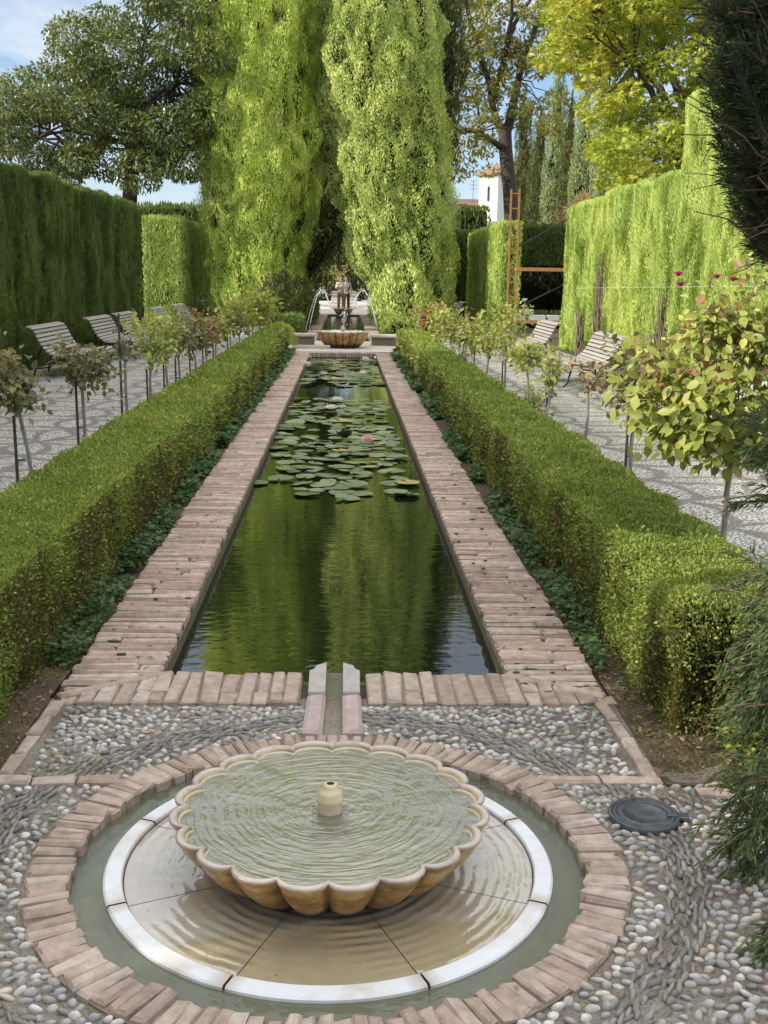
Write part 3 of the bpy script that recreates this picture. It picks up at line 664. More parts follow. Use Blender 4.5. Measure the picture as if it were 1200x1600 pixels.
b.add([(-PW-.01, PY0-.01, WZ), (PW+.01, PY0-.01, WZ), (PW+.01, PY1+.01, WZ), (-PW-.01, PY1+.01, WZ)], [[0, 1, 2, 3]]); tag(b.build('pool_water', m_pool), kind='structure')
b = MB(); b.add([(-PW, PY0, -.6), (PW, PY0, -.6), (PW, PY1, -.6), (-PW, PY1, -.6)], [[0, 1, 2, 3]]); tag(b.build('pool_floor', m_core), kind='structure')

# channel between pool and fountain
ch = thing('stone_water_channel', 'narrow stone water channel joining the pool to the near fountain', 'channel', (0, 4.2, 0))
m_cst = plain('pale grey spout stone', (.38, .345, .33), .7, .25, 22, .5, .008); m_cst2 = plain('pinkish channel stone', (.40, .32, .30), .75, .25, 22, .5, .008)
for s in (-1, 1):
    b = MB(); V = [(s*.035, .02), (s*.105, .02), (s*.107, .27), (s*.088, .29), (s*.080, .335), (s*.060, .35), (s*.035, .372)]
    q = len(V); VV = [(x, y, -.06) for x, y in V]+[(x, y, .012) for x, y in V]; VV += [(x*.97+s*.002, y*.985+.003, .018) for x, y in V]
    FF = [[i, (i+1) % q, q+(i+1) % q, q+i] for i in range(q)]+[[q+i, q+(i+1) % q, 2*q+(i+1) % q, 2*q+i] for i in range(q)]
    if s < 0: FF = [f[::-1] for f in FF]
    top = list(range(2*q, 3*q)); b.addl(VV, FF+[top if s > 0 else top[::-1]], 0); b.build('spout_stone', m_cst, ch)
    b = MB(); bricks(b, np.array([(s*.072, -.175, .016)]), np.array([(.075, .375, .08)]), np.array([0.]), .014, 0, .004); b.build('side_stone', m_cst2, ch)
b = MB(); b.add([(-.04, .0, -.035), (.04, .0, -.035), (.04, .34, -.02), (-.04, .34, -.02)], [[0, 1, 2, 3]]); b.add([(-.04, -.37, -.05), (.04, -.37, -.05), (.04, .0, -.045), (-.04, .0, -.045)], [[0, 1, 2, 3]])
b.add([(-.04, .0, -.045), (.04, .0, -.045), (.04, .0, -.035), (-.04, .0, -.035)], [[0, 1, 2, 3]])
b.build('channel_bed', plain('wet silted channel', (.10, .095, .06), .2, .4, 20, .5, .006, .6), ch)
b = MB(); b.add([(-.036, -.37, -.034), (.036, -.37, -.034), (.036, .0, -.032), (-.036, .0, -.032)], [[0, 1, 2, 3]]); b.build('channel_water', m_moat, ch)

# ------------------------------------------------------------------ water lilies
def padmat(name, stops):
    m, nt, o = newmat(name); r = nd(nt, 'ShaderNodeObjectInfo').outputs['Random']; v = coord(nt); n = noise(nt, v, 9, 4)
    s = nd(nt, 'ShaderNodeSeparateXYZ', {0: v}); a = mt(nt, 'ARCTAN2', s.outputs[1], s.outputs[0])
    vein = ramp(nt, mt(nt, 'ABSOLUTE', mt(nt, 'SINE', mt(nt, 'MULTIPLY', a, 8.))), [(0., .35), (.12, 0.)])
    col = mix(nt, mt(nt, 'MULTIPLY', n, .5), ramp(nt, r, stops), (.07, .10, .05)); col = mix(nt, vein, col, (.24, .28, .16))
    return fin(m, nt, o, bsdf(nt, col, .32, None, .55))
m_pad = padmat('waxy grey green lily leaf', [(0, (.11, .15, .08)), (.5, (.18, .23, .125)), (.92, (.25, .29, .17)), (1, (.36, .33, .13))])
m_pady = padmat('yellowing lily leaf', [(0, (.42, .36, .09)), (1, (.46, .42, .14))])
m_padd = padmat('dark curled lily leaf', [(0, (.02, .016, .016)), (1, (.03, .022, .02))])
def pad_mesh(seed, cup=.0, curl=0.):
    rr = np.random.default_rng(seed); n = 26; a = np.linspace(R(10), R(350), n); e = 1+.05*np.sin(a*3+rr.uniform(0, 6))+.025*np.sin(a*7+rr.uniform(0, 6))
    V = [(0, 0, 0)]; 
    for k, q in enumerate((.5, .92, 1.)):
        for i in range(n):
            z = cup*q**3+.02*q*math.sin(a[i]*4+seed)+curl*max(0, math.cos(a[i]+seed))*q**3
            V.append((q*e[i]*math.cos(a[i]), q*e[i]*math.sin(a[i]), z))
    F = [[0, 1+i, 2+i] for i in range(n-1)]
    F += [[1+k*n+i, 1+(k+1)*n+i, 2+(k+1)*n+i, 2+k*n+i] for k in range(2) for i in range(n-1)]
    return V, F
def mk_pad(seed, m, cup=.03, curl=0.):
    b = MB(); V, F = pad_mesh(seed, cup, curl); b.addl(V, F, 0, True); return b.build('lily_pad', m)
src = [mk_pad(s, m_pad, c, k) for s, c, k in ((1, .02, 0), (2, .05, .0), (3, .10, .12), (4, .0, .05))]
def place_pads(n, region, rr, label, group, dmin):
    out = []; tries = 0
    while len(out) < n and tries < 9000:
        tries += 1; x, y = region()
        r = rng.uniform(*rr)
        if abs(x) > PW-.6*r: continue
        if all((x-a)**2+(y-b_)**2 > (dmin*(r+c))**2 for a, b_, c in out): out.append((x, y, r))
    for k, (x, y, r) in enumerate(out):
        o = src[int(rng.choice(4, p=[.42, .33, .1, .15]))].copy(); C.objects.link(o)
        o.location = (x, y, WZ+.006+rng.uniform(0, .016)); o.scale = (r, r, r*rng.uniform(.7, 1.3)); o.rotation_euler = (rng.normal(0, .05), rng.normal(0, .05), rng.uniform(0, 6.28)); tag(o, label, 'lily pad', group)
def regA():
    y = 8.75+7.6*rng.beta(1.15, 1.3); lo = -.45+.25*math.sin(y*1.7)*.6 if y < 10 else -.60; hi = .62
    return rng.uniform(lo-.1*(y > 11), hi), y
def regB(): return rng.uniform(-.66, .66), rng.uniform(18.3, 24.3)
place_pads(184, regA, (.062, .128), 'green lily pad floating in the crowded nearer raft', 'lily pads of the nearer raft', .62)
place_pads(105, regB, (.09, .16), 'green lily pad floating in the far raft before the end wall', 'lily pads of the far raft', .62)
for o in src: bpy.data.objects.remove(o)
def one_pad(px, py, r, m, lab, cup=.03, curl=0., rx=0., z=.012):
    p = onz(px, py, WZ); o = mk_pad(9, m, cup, curl); o.location = (p[0], p[1], WZ+z); o.scale = (r,)*3; o.rotation_euler = (rx, 0, 2.); tag(o, lab, 'lily pad')
one_pad(402, 756, .10, m_pad, 'lone small lily pad floating apart by the left pool wall')
one_pad(532, 708, .09, m_pady, 'small yellow lily pad left of the pink flower', z=.03)
one_pad(533, 662, .17, m_pady, 'large yellowing lily pad in the middle of the nearer raft', .08, z=.03)
one_pad(637, 757, .11, m_pady, 'yellowing lily pad at the near right corner of the raft', z=.02)
one_pad(521, 597, .22, m_pady, 'large pale yellow lily pad at the near edge of the far raft', .1, z=.04)
one_pad(534, 691, .085, m_padd, 'dark curled lily leaf standing up left of the pink flower', .3, .9, .5, .06)
one_pad(516, 657, .08, m_padd, 'dark curled lily leaf standing up behind the pink flower', .2, .7, .4, .05)
one_pad(488, 590, .20, m_pad, 'raised bent lily leaf at the left of the far raft', .2, .6, .4, .1)
def petal_flower(name, lab, loc, r, m, mc, cat, layers=3, parent=None):
    t = thing(name, lab, cat, loc) if parent is None else None
    b = MB(); p = []; d = []; nn = []; L = []
    for k in range(layers):
        q = 11-2*k; el = R(14+24*k)
        for i in range(q):
            a = (i+.5*k)*2*PI/q; d.append((math.cos(a)*math.cos(el), math.sin(a)*math.cos(el), math.sin(el))); nn.append((-math.cos(a)*math.sin(el), -math.sin(a)*math.sin(el), math.cos(el))); p.append((0, 0, .01)); L.append(r*(1-.1*k))
    leaf_ovate(b, np.array(p)+np.array(d)*.1*r, np.array(d), np.array(nn), np.array(L), np.array(L)*.42, .25, 0, -.12); b.build('petals', m, t)
    b = MB(); V, F = ICO1; b.add(V*[.16*r, .16*r, .2*r]+[0, 0, .02+.1*r], F, 0, True); b.build('stamens', mc, t); return t
m_pink = leafmat('pink petals', [(0, (.70, .38, .48)), (1, (.82, .60, .66))], .3, .5, 20, gain=1., hue=(1, 1, 1))
m_white = leafmat('creamy white petals', [(0, (.70, .70, .60)), (1, (.82, .80, .72))], .3, .5, 20, gain=1., hue=(1, 1, 1))
m_magenta = leafmat('magenta petals', [(0, (.45, .02, .15)), (1, (.65, .08, .30))], .35, .5, 20, gain=1., hue=(1, 1, 1))
m_orange = leafmat('salmon petals', [(0, (.62, .28, .16)), (1, (.75, .40, .28))], .3, .5, 20, gain=1., hue=(1, 1, 1))
m_stam = plain('yellow stamens', (.65, .42, .05), .7)
p = onz(575, 696, WZ); petal_flower('water_lily', 'pink water lily open among the nearer pads', (p[0], p[1], WZ+.03), .10, m_pink, m_stam, 'water lily')
for px, py, lab in [(527, 634, 'white water lily at the far edge of the nearer raft'), (517, 647, 'small white water lily left of the large yellowing pad'), (571, 567, 'white water lily highest up the right side of the far raft'), (567, 590, 'white water lily near the front right of the far raft'), (480, 575, 'white water lily at the left of the far raft'), (505, 591, 'white water lily at the front left of the far raft')]:
    p = onz(px, py, WZ); petal_flower('water_lily', lab, (p[0], p[1], WZ+.05), .10, m_white, m_stam, 'water lily', 2)

# ------------------------------------------------------------------ hedges
def rbox(p, lo, hi, r):
    q = np.clip(p, lo+r, hi-r); q[:, 2] = np.minimum(p[:, 2], hi[2]-r); d = p-q
    n = nrm(np.where(np.abs(d).sum(1, keepdims=True) < 1e-9, [[0, 0, 1.]], d)); return q+n*r, n
def hull(mb, lo, hi, r, disp, inset, step, mi):
    def face(o, u, v):
        nu = max(1, int(np.linalg.norm(u)/step)); nv = max(1, int(np.linalg.norm(v)/step))
        a, b_ = np.meshgrid(np.linspace(0, 1, nu+1), np.linspace(0, 1, nv+1)); P = o+a.ravel()[:, None]*u+b_.ravel()[:, None]*v
        P, N = rbox(P, lo, hi, r); P = P+N*(disp(P, N)-inset)[:, None]
        i, j = np.meshgrid(np.arange(nv), np.arange(nu), indexing='ij'); k = (i*(nu+1)+j).ravel(); mb.add(P, np.stack([k, k+1, k+nu+2, k+nu+1], 1), mi, True)
    X, Y, Z = hi-lo; A = np.array
    face(lo, A([X, 0, 0]), A([0, 0, Z])); face(A([hi[0], hi[1], lo[2]]), A([-X, 0, 0]), A([0, 0, Z]))
    face(A([lo[0], hi[1], lo[2]]), A([0, -Y, 0]), A([0, 0, Z])); face(A([hi[0], lo[1], lo[2]]), A([0, Y, 0]), A([0, 0, Z])); face(A([lo[0], lo[1], hi[2]]), A([X, 0, 0]), A([0, Y, 0]))
def hedge(name, label, cat, x0, x1, y0, y1, h, m, mcore, style, L0, k, cov, faces, r=.08, amp=.03, fr=3., group=None, mside=None, z0=0., parent=None, aspect=.3, skip=None, pname='foliage', ribs=0.):
    lo = np.array([min(x0, x1), y0, z0]); hi = np.array([max(x0, x1), y1, h])
    def disp(P, N):
        Q = P*fr
        if style == 'cyp': Q = P*np.array([fr, fr, fr*.35])
        d = amp*fbm(Q, 3)
        if ribs: d = d+ribs*np.minimum(0, fbm(P*np.array([1.3, 1.3, .12]), 2)-.1)
        if style == 'box': d = d+.012*vnoise(P*np.array([1.2, .35, 1.2]))
        return d
    DEP = 3.2 if style == 'box' else 2.6
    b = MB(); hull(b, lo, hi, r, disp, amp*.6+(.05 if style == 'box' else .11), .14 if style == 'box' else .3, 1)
    X, Y, Z = hi-lo; ys_ = [y0]
    while ys_[-1] < y1: ys_.append(min(y1, ys_[-1]+max(.4, (ys_[-1])*.12 if ys_[-1] > 0 else 2.)))
    for a, c in zip(ys_[:-1], ys_[1:]):
        dist = math.hypot((a+c)/2, max(0, min(abs(lo[0]), abs(hi[0])))); L = max(L0, k*dist); dens = cov/(L*L*aspect*.5)
        fl = []
        if faces.get('top'): fl.append((0, X*(c-a)*faces['top'], lambda n, a=a, c=c: np.c_[rng.uniform(lo[0], hi[0], n), rng.uniform(a, c, n), np.full(n, hi[2])]))
        for key, xx in (('xm', lo[0]), ('xp', hi[0])):
            if faces.get(key): fl.append((1, Z*(c-a)*faces[key], lambda n, a=a, c=c, xx=xx: np.c_[np.full(n, xx), rng.uniform(a, c, n), rng.uniform(lo[2], hi[2], n)]))
        if a == y0 and faces.get('ym'): fl.append((1, X*Z*faces['ym'], lambda n: np.c_[rng.uniform(lo[0], hi[0], n), np.full(n, y0), rng.uniform(lo[2], hi[2], n)]))
        if c == y1 and faces.get('yp'): fl.append((1, X*Z*faces['yp'], lambda n: np.c_[rng.uniform(lo[0], hi[0], n), np.full(n, y1), rng.uniform(lo[2], hi[2], n)]))
        for side, area, gen in fl:
            n = int(area*dens)
            if n < 1: continue
            P = gen(n); P, N = rbox(P, lo, hi, r); P = P+N*(disp(P, N)+L*.45-L*DEP*rng.random(n)**1.6+((rng.random(n) < .035)*rng.uniform(0, .045, n) if style == 'box' else 0))[:, None]
            if skip is not None: kk = ~skip(P); P = P[kk]; N = N[kk]; n = len(P)
            sz_ = L*rng.uniform(.7, 1.35, n)
            if style == 'box':
                cvf = vfield(P, np.array([1., 1., 1.])*min(16., 70./max(4., dist))); d = nrm(rvec(n)*.7+N*.75+cvf*.6+np.array([0, 0, .25])); nn = rvec(n)*.6+N*.7+1.1*cvf
                mi = 0
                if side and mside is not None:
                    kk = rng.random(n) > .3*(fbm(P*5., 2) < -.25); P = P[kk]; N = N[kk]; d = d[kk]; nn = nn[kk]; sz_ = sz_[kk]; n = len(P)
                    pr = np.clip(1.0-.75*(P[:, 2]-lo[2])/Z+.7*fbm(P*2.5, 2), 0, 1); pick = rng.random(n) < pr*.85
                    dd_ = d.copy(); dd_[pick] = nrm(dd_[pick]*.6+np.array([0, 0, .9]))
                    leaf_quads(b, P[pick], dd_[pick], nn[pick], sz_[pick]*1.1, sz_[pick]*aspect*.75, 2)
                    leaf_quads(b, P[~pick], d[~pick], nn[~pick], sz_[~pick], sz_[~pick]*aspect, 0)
                else: leaf_quads(b, P, d, nn, sz_, sz_*aspect, 0)
            else:
                cvf = vfield(P, (6., 6., 3.)); d = nrm(np.array([0, 0, 1.])+N*.4+cvf*.35+rvec(n)*.34); nn = N+.85*cvf+rvec(n)*.4
                leaf_quads(b, P, d, nn, sz_, sz_*aspect, 0)
    if parent is not None: return b.build(pname, [m, mcore]+([mside] if mside else []), parent)
    t = thing(name, label, cat, ((lo[0]+hi[0])/2, y0, 0), 0, group)
    o = b.build(pname, [m, mcore]+([mside] if mside else []), t, (-(lo[0]+hi[0])/2, -y0, 0)); return t

SM = np.array
hl = hedge('box_hedge', 'low clipped box hedge along the left side of the pool', 'hedge', -1.80, -1.25, 2.4, 25.2, .50, m_box, m_core, 'box', .016, .0030, 1.9, {'top': 1, 'xp': 1, 'xm': .25, 'ym': .5, 'yp': .3}, .022, .014, 5., 'low box hedges beside the pool', m_boxside, aspect=.55)
hr = hedge('box_hedge', 'low clipped box hedge right of the pool with a ragged sunlit near end', 'hedge', 1.25, 1.80, 3.82, 25.2, .50, m_box, m_core, 'box', .016, .0030, 1.9, {'top': 1, 'xm': 1, 'xp': .25, 'ym': 1, 'yp': .3}, .05, .032, 4.5, 'low box hedges beside the pool', m_boxside, aspect=.55)
b = MB()
for k in range(16):
    a0 = np.array([rng.uniform(1.35, 1.7)-1.525, rng.uniform(.05, .5), -.02]); tube(b, curve(a0, a0+[rng.normal(0, .06), rng.normal(-.05, .06), .26], (0, 0, 0), 5, .008), np.linspace(.011, .006, 5), 6)
b.build('stem', m_twig, hr)
for s, lab in ((-1, 'left'), (1, 'right')):
    hedge('box_hedge', f'low dark box hedge along the {lab} of the second pool behind the far fountain', 'hedge', s*1.25, s*1.8, 30.5, 52, .5, m_hedge if s < 0 else m_box, m_core, 'box', .05, .003, 1.5, {'top': 1, 'xp' if s < 0 else 'xm': 1, 'ym': 1}, .06, .03, 3., 'low box hedges of the second pool', aspect=.55)

# tall left hedge: high section by the camera (its dip shaped to let sun through), low section to the gap
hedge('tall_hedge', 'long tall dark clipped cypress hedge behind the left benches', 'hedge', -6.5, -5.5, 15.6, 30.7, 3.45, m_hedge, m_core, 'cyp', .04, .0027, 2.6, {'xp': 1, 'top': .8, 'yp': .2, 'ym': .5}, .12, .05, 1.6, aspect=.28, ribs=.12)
hs = thing('high_hedge', 'high near section of the left cypress hedge just outside the view', 'hedge', (-6, 0, 0))
for ya, yb, hh in ((2.9, 15.6, 4.2), (.9, 2.9, 3.25), (-9, .9, 4.3)):
    hedge('', '', '', -6.5, -5.5, ya, yb, hh, m_hedge, m_core, 'cyp', .12, .01, 1.0, {'xp': 1, 'top': .8, 'ym': .3, 'yp': .3}, .12, .05, 1.6, parent=hs, aspect=.28).location = (6, 0, 0)
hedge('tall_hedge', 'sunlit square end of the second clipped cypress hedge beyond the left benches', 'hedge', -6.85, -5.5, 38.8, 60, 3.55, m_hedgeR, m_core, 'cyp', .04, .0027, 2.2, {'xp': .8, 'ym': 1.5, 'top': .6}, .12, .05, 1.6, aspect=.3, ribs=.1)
hedge('tall_hedge', 'highest dark clipped hedge beyond the left cypress', 'hedge', -11.5, -6.3, 64, 70, 5.4, m_hedge, m_core, 'cyp', .05, .0045, 1.5, {'xp': .6, 'ym': 1.2, 'top': .5}, .12, .06, 1.2, aspect=.35, ribs=.1)
# right side
def bare(P):     # bare stems showing at the foot of the right hedge
    z = P[:, 2]; y = P[:, 1]; m_ = np.zeros(len(P), bool)
    for yc, hw, zt in ((23.9, .40, 2.2), (19.1, .30, 1.75), (15.2, .3, 1.5), (25.8, .2, 1.2)):
        m_ |= (P[:, 0] < 5.9) & (np.abs(y-yc-.1*np.sin(z*3)) < hw*np.clip(1.15-z/zt, 0, 1))
    return m_
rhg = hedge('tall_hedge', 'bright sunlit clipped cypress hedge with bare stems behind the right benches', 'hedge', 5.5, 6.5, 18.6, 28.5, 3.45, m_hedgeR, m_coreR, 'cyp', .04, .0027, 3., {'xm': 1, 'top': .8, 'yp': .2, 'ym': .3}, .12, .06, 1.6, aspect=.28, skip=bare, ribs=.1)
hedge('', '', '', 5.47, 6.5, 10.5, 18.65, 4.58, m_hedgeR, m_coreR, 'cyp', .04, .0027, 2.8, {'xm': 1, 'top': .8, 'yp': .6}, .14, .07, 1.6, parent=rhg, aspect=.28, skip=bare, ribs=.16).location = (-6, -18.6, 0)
for yc, hw, zt in ((23.9, .40, 2.2), (19.1, .30, 1.75), (15.2, .3, 1.5), (25.8, .2, 1.2)):
    b = MB()
    for k in range(int(90*hw/.4)):
        u = rng.uniform(-1, 1); z1 = zt*rng.uniform(.45, 1.15)*(1-.5*abs(u)); x = 5.42+rng.uniform(0, .2)
        tube(b, curve((x-6, yc+u*hw*1.1-18.6, -.02), (x-6+rng.normal(0, .04), yc+u*hw*.35+rng.normal(0, .12)-18.6, z1), (0, 0, 0), 5, .02), np.linspace(.016, .006, 5), 4, 0, False)
    b.build('bare_stems', m_twig, rhg)
hedge('tall_hedge', 'bright green end of the clipped hedge left of the scaffold', 'hedge', 5.0, 5.75, 36.3, 46, 3.45, m_hedgeR, m_core, 'cyp', .04, .0027, 2.4, {'xm': 1, 'ym': 1, 'top': .8}, .12, .05, 1.6, aspect=.3, ribs=.1)
hedge('tall_hedge', 'dimmer clipped hedge section between the right cypress and the bright end', 'hedge', 4.55, 5.6, 47, 60, 3.6, m_hedge, m_core, 'cyp', .04, .0027, 2.2, {'xm': 1, 'ym': 1, 'top': .8}, .12, .05, 1.6, aspect=.3, ribs=.1)
hedge('tall_hedge', 'highest dark clipped hedge in front of the white tower', 'hedge', 6.1, 7.75, 61, 66, 5.4, m_hedge, m_core, 'cyp', .05, .0045, 1.6, {'xm': .8, 'ym': 1.2, 'top': .5}, .12, .06, 1.2, aspect=.35, ribs=.1)
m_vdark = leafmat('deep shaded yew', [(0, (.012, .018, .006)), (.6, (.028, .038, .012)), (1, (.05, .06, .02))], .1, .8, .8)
dh = hedge('dark_hedge', 'dark clipped hedge with a black hollow below the scaffold beam', 'hedge', 6.0, 12.5, 44.0, 46.0, 3.75, m_hedge, m_core, 'cyp', .04, .0027, 1.8, {'ym': 1.4, 'top': .8}, .12, .05, 1.4, aspect=.32, z0=2.25)
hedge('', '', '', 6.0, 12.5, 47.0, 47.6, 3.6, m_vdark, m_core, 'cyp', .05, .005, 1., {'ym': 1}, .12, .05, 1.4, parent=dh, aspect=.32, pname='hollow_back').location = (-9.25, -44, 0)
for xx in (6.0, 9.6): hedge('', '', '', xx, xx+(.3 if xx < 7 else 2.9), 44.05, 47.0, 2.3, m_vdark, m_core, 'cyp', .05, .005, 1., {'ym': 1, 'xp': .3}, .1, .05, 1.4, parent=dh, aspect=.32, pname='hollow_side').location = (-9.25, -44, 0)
hedge('box_hedge', 'low box hedge at the foot of the dark hollow', 'hedge', 5.9, 9.0, 40.5, 41.3, .5, m_hedge, m_core, 'box', .05, .003, 1.5, {'ym': 1, 'top': 1}, .06, .03, 3., aspect=.55)
hedge('tall_hedge', 'dark clipped hedge closing the garden far down the axis', 'hedge', -9, 9, 84, 86, 5.2, m_olive, m_core, 'cyp', .09, .004, 1.2, {'ym': 1.2, 'top': .3}, .12, .1, .8, aspect=.35)

# ------------------------------------------------------------------ cypresses
def cypress(name, label, x, y, h, Rm, prof, m, L=.2, cov=2.2, lump=.22, fr=.9, aspect=.36, back=.3, z0=.1, group=None, outw=.45, cyl=None, spread=.4, trunk=.16, mcore=None, lean=None, cf=1.):
    t = thing(name, label, 'cypress', (x, y, 0), 0, group); sd_ = rng.uniform(0, 50)
    zz_ = np.array([q[0] for q in prof]); rr_ = np.array([q[1] for q in prof])
    def LX(z): return np.interp(z, lean[0], lean[1]) if lean else 0*z
    def rad(th, z): return Rm*np.interp(z/h, zz_, rr_)
    def dsp(th, z):
        P = np.c_[np.cos(th)*Rm*fr, np.sin(th)*Rm*fr, z*fr*.55]+sd_
        return lump*(fbm(P, 3)+.35*np.abs(vnoise(P*3.1)))+.10*vnoise(np.c_[np.cos(th)*Rm*4.2, np.sin(th)*Rm*4.2, z*2.4]*cf+9.)
    b = MB(); nt_, nz_ = 40, int(h/.35)
    TH, ZZ = np.meshgrid(np.linspace(0, 2*PI, nt_+1), np.linspace(z0, h*.985, nz_+1)); th = TH.ravel(); z = ZZ.ravel()
    r = np.maximum(.03, rad(th, z)+dsp(th % (2*PI), z)-lump*.55-.26); P = np.c_[r*np.cos(th)+LX(z), r*np.sin(th), z]
    i, j = np.meshgrid(np.arange(nz_), np.arange(nt_), indexing='ij'); k = (i*(nt_+1)+j).ravel(); b.add(P, np.stack([k, k+1, k+nt_+2, k+nt_+1], 1), 1, True)
    area = 2*PI*Rm*h*float(np.sum((rr_[1:]+rr_[:-1])*.5*np.diff(zz_))); n = int(area*cov/(L*L*aspect*.5))
    z = rng.uniform(z0, h, int(n*1.7)); z = z[rng.random(len(z)) < np.interp(z/h, zz_, rr_)/rr_.max()][:n]; n = len(z)
    th = rng.uniform(0, 2*PI, n); ca = math.atan2(-y, -x); keep = (np.cos(th-ca) > -.25) | (rng.random(n) < back); th = th[keep]; z = z[keep]; n = len(z)
    nse = dsp(th, z); r = np.maximum(.02, rad(th, z)+nse+L*.5-L*3.4*rng.random(n)**1.4); N = np.c_[np.cos(th), np.sin(th), np.zeros(n)]
    P = np.c_[r*np.cos(th)+LX(z), r*np.sin(th), z]
    gp = fbm(np.c_[np.cos(th)*Rm*3.4, np.sin(th)*Rm*3.4, z*.8]+sd_, 2); kp = (gp > -.62) | (rng.random(n) < .35); P = P[kp]; N = N[kp]; n = len(P)
    sz_ = L*rng.uniform(.6, 1.4, n); cvf = vfield(P, np.array([4.2, 4.2, 2.6])*cf); d = nrm(np.array([0, 0, 1.])+N*outw+cvf*.5+rvec(n)*spread*.8); nn = N+1.25*cvf+rvec(n)*.35
    leaf_quads(b, P, d, nn, sz_, sz_*aspect, 0)
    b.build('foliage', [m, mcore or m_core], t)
    b = MB(); tube(b, [(0, 0, -.05), (.02, 0, h*.4), (0, 0, h*.9)], [trunk, trunk*.7, .02], 10); b.build('trunk', m_bark, t); return t
pf1 = [(0, .62), (.025, .70), (.08, .76), (.165, .82), (.22, .94), (.35, 1.), (.6, .97), (.8, .75), (.92, .38), (1, .04)]
pf2 = [(0, .42), (.021, .56), (.09, .77), (.15, .83), (.22, .86), (.42, .89), (.6, .86), (.7, .78), (.82, .62), (.93, .34), (1, .04)]
cypress('cypress', 'huge feathery bright green cypress on the left of the pool axis', -3.0, 40.6, 20.5, 2.08, pf1, m_cyp, .092, 2.4, .34, 1.25, .25, .2, outw=.32, spread=.36)
cypress('cypress', 'huge lumpy yellow green cypress on the right of the pool axis', 2.42, 39.9, 21., 2.16, pf2, m_cyp2, .082, 2.4, .42, 1.7, .45, .2, outw=.65, spread=.7, lean=([0, .45, 1.9, 4.6, 8.8, 13], [.1, .05, -.27, -.8, -1.12, -1.25]))
cypress('cypress', 'dark cypress standing behind and between the two great ones', -1.85, 48, 17.5, 1.6, [(0, .28), (.10, .32), (.2, .8), (.3, 1), (.7, .85), (1, .04)], m_olive, .18, 2.0, .25, 1., .4, .2, lean=([0, 1.5, 4, 17], [0, .1, 1.1, 1.1]))
cypress('cypress', 'dark cypress showing behind the right edge of the lumpy one', 3.2, 43.6, 18.5, 1.2, [(0, .5), (.3, .7), (.45, 1.), (.7, .85), (1, .05)], m_olive, .18, 2.0, .25, 1., .4, .2)
cypress('cypress', 'dark cypress hidden behind the left edge of the feathery one', -3.6, 50.5, 17.5, 1.7, pf2, m_olive, .18, 1.6, .25, 1., .4, .2)
# the shoots under the cypresses closing the gap: dark shrubs
pfs = [(0, .9), (.3, 1.), (.6, .9), (.85, .6), (1, .1)]
cypress('shrub', 'dark rounded shrub under the left cypress near the water jets', -1.95, 36.5, 1.9, 1.0, pfs, m_olive, .12, 2., .2, 2., .4, .3)['category'] = 'shrub'
cypress('shrub', 'yellow green shrub at the foot of the lumpy cypress', 1.95, 37.2, 2.2, .95, pfs, m_cyp2, .12, 2., .2, 2., .4, .3)['category'] = 'shrub'
cypress('shrub', 'small pale shrub at the far end of the left box hedge', -1.5, 26.6, .62, .33, pfs, m_bush, .06, 2., .06, 4., .5, .3)['category'] = 'shrub'
words = ['first', 'second', 'third', 'fourth', 'fifth', 'sixth', 'seventh', 'eighth', 'ninth', 'tenth', 'eleventh', 'twelfth', 'thirteenth', 'fourteenth']
for k, (px, ytop, rr, m) in enumerate([(822, 130, .60, m_olive), (846, 165, .66, m_olive), (876, 78, .58, m_blue), (895, 140, .52, m_olive), (918, 116, .56, m_blue), (951, 135, .50, m_blue), (985, 110, .48, m_blue)]):
    Y = 15.*1729/(px-537); p = onY(px, ytop, Y); cypress('cypress', f'slim pointed background cypress, {words[k]} from the left in the row behind the scaffold', p[0], Y, p[2], rr*1.42, [(0, .8), (.2, 1.), (.5, .95), (.75, .72), (.92, .38), (1, .03)], m, .17, 2.2, .2, 1.3, .4, .2, z0=.5, group='row of slim background cypresses')
cypress('shrub', 'pinkish bare shrub behind the scaffold cables', 11.0, 53, 5.6, 1.5, pfs, leafmat('dry pinkish leaves', [(0, (.20, .17, .06)), (.5, (.34, .30, .12)), (1, (.45, .34, .22))], .3), .12, .8, .4, 2., .5, .2)['category'] = 'shrub'
cypress('shrub', 'light green shrub behind the left hedge gap', -8.3, 42.5, 4.45, 1.9, pfs, m_bush, .14, 1.6, .4, 1.6, .5, .2)['category'] = 'shrub'

# ------------------------------------------------------------------ broad trees
def tree(name, label, cat, base, limbs, clumps, m, mbk, per, L, aspect, dirf=None, ov=False, palm=0, shell=.35):
    """limbs: list of (points, radii); clumps: (centre, radius)"""
    base = np.asarray(base, float); t = thing(name, label, cat, base)
    b = MB()
    for pts, rad in limbs: tube(b, np.asarray(pts, float)-base, rad, 9)
    b.build('trunk', mbk, t)
    b = MB()
    for c, r in clumps:
        n = int(per*(r**2)); d = rvec(n); q = r*rng.uniform(shell, 1, (n, 1))**.5
        P = np.asarray(c)-base+d*q*np.array([1, 1, .75])
        ax = nrm(d*.7+rvec(n)*.8+np.array([0, 0, -.35])); nn = nrm(d*.3+np.array([0, 0, .8])+rvec(n)*.7); sz_ = L*rng.uniform(.7, 1.3, n)
        if palm:
            side = nrm(np.cross(ax, nn))
            for k in range(palm):
                f = (k-(palm-1)/2)*.62; leaf_quads(b, P, ax*math.cos(f)+side*math.sin(f), nn+rvec(n)*.15, sz_*(1-.12*abs(f)), sz_*aspect, 0, .02)
        else: leaf_quads(b, P, ax, nn, sz_, sz_*aspect, 0)
    b.build('crown', m, t); return t
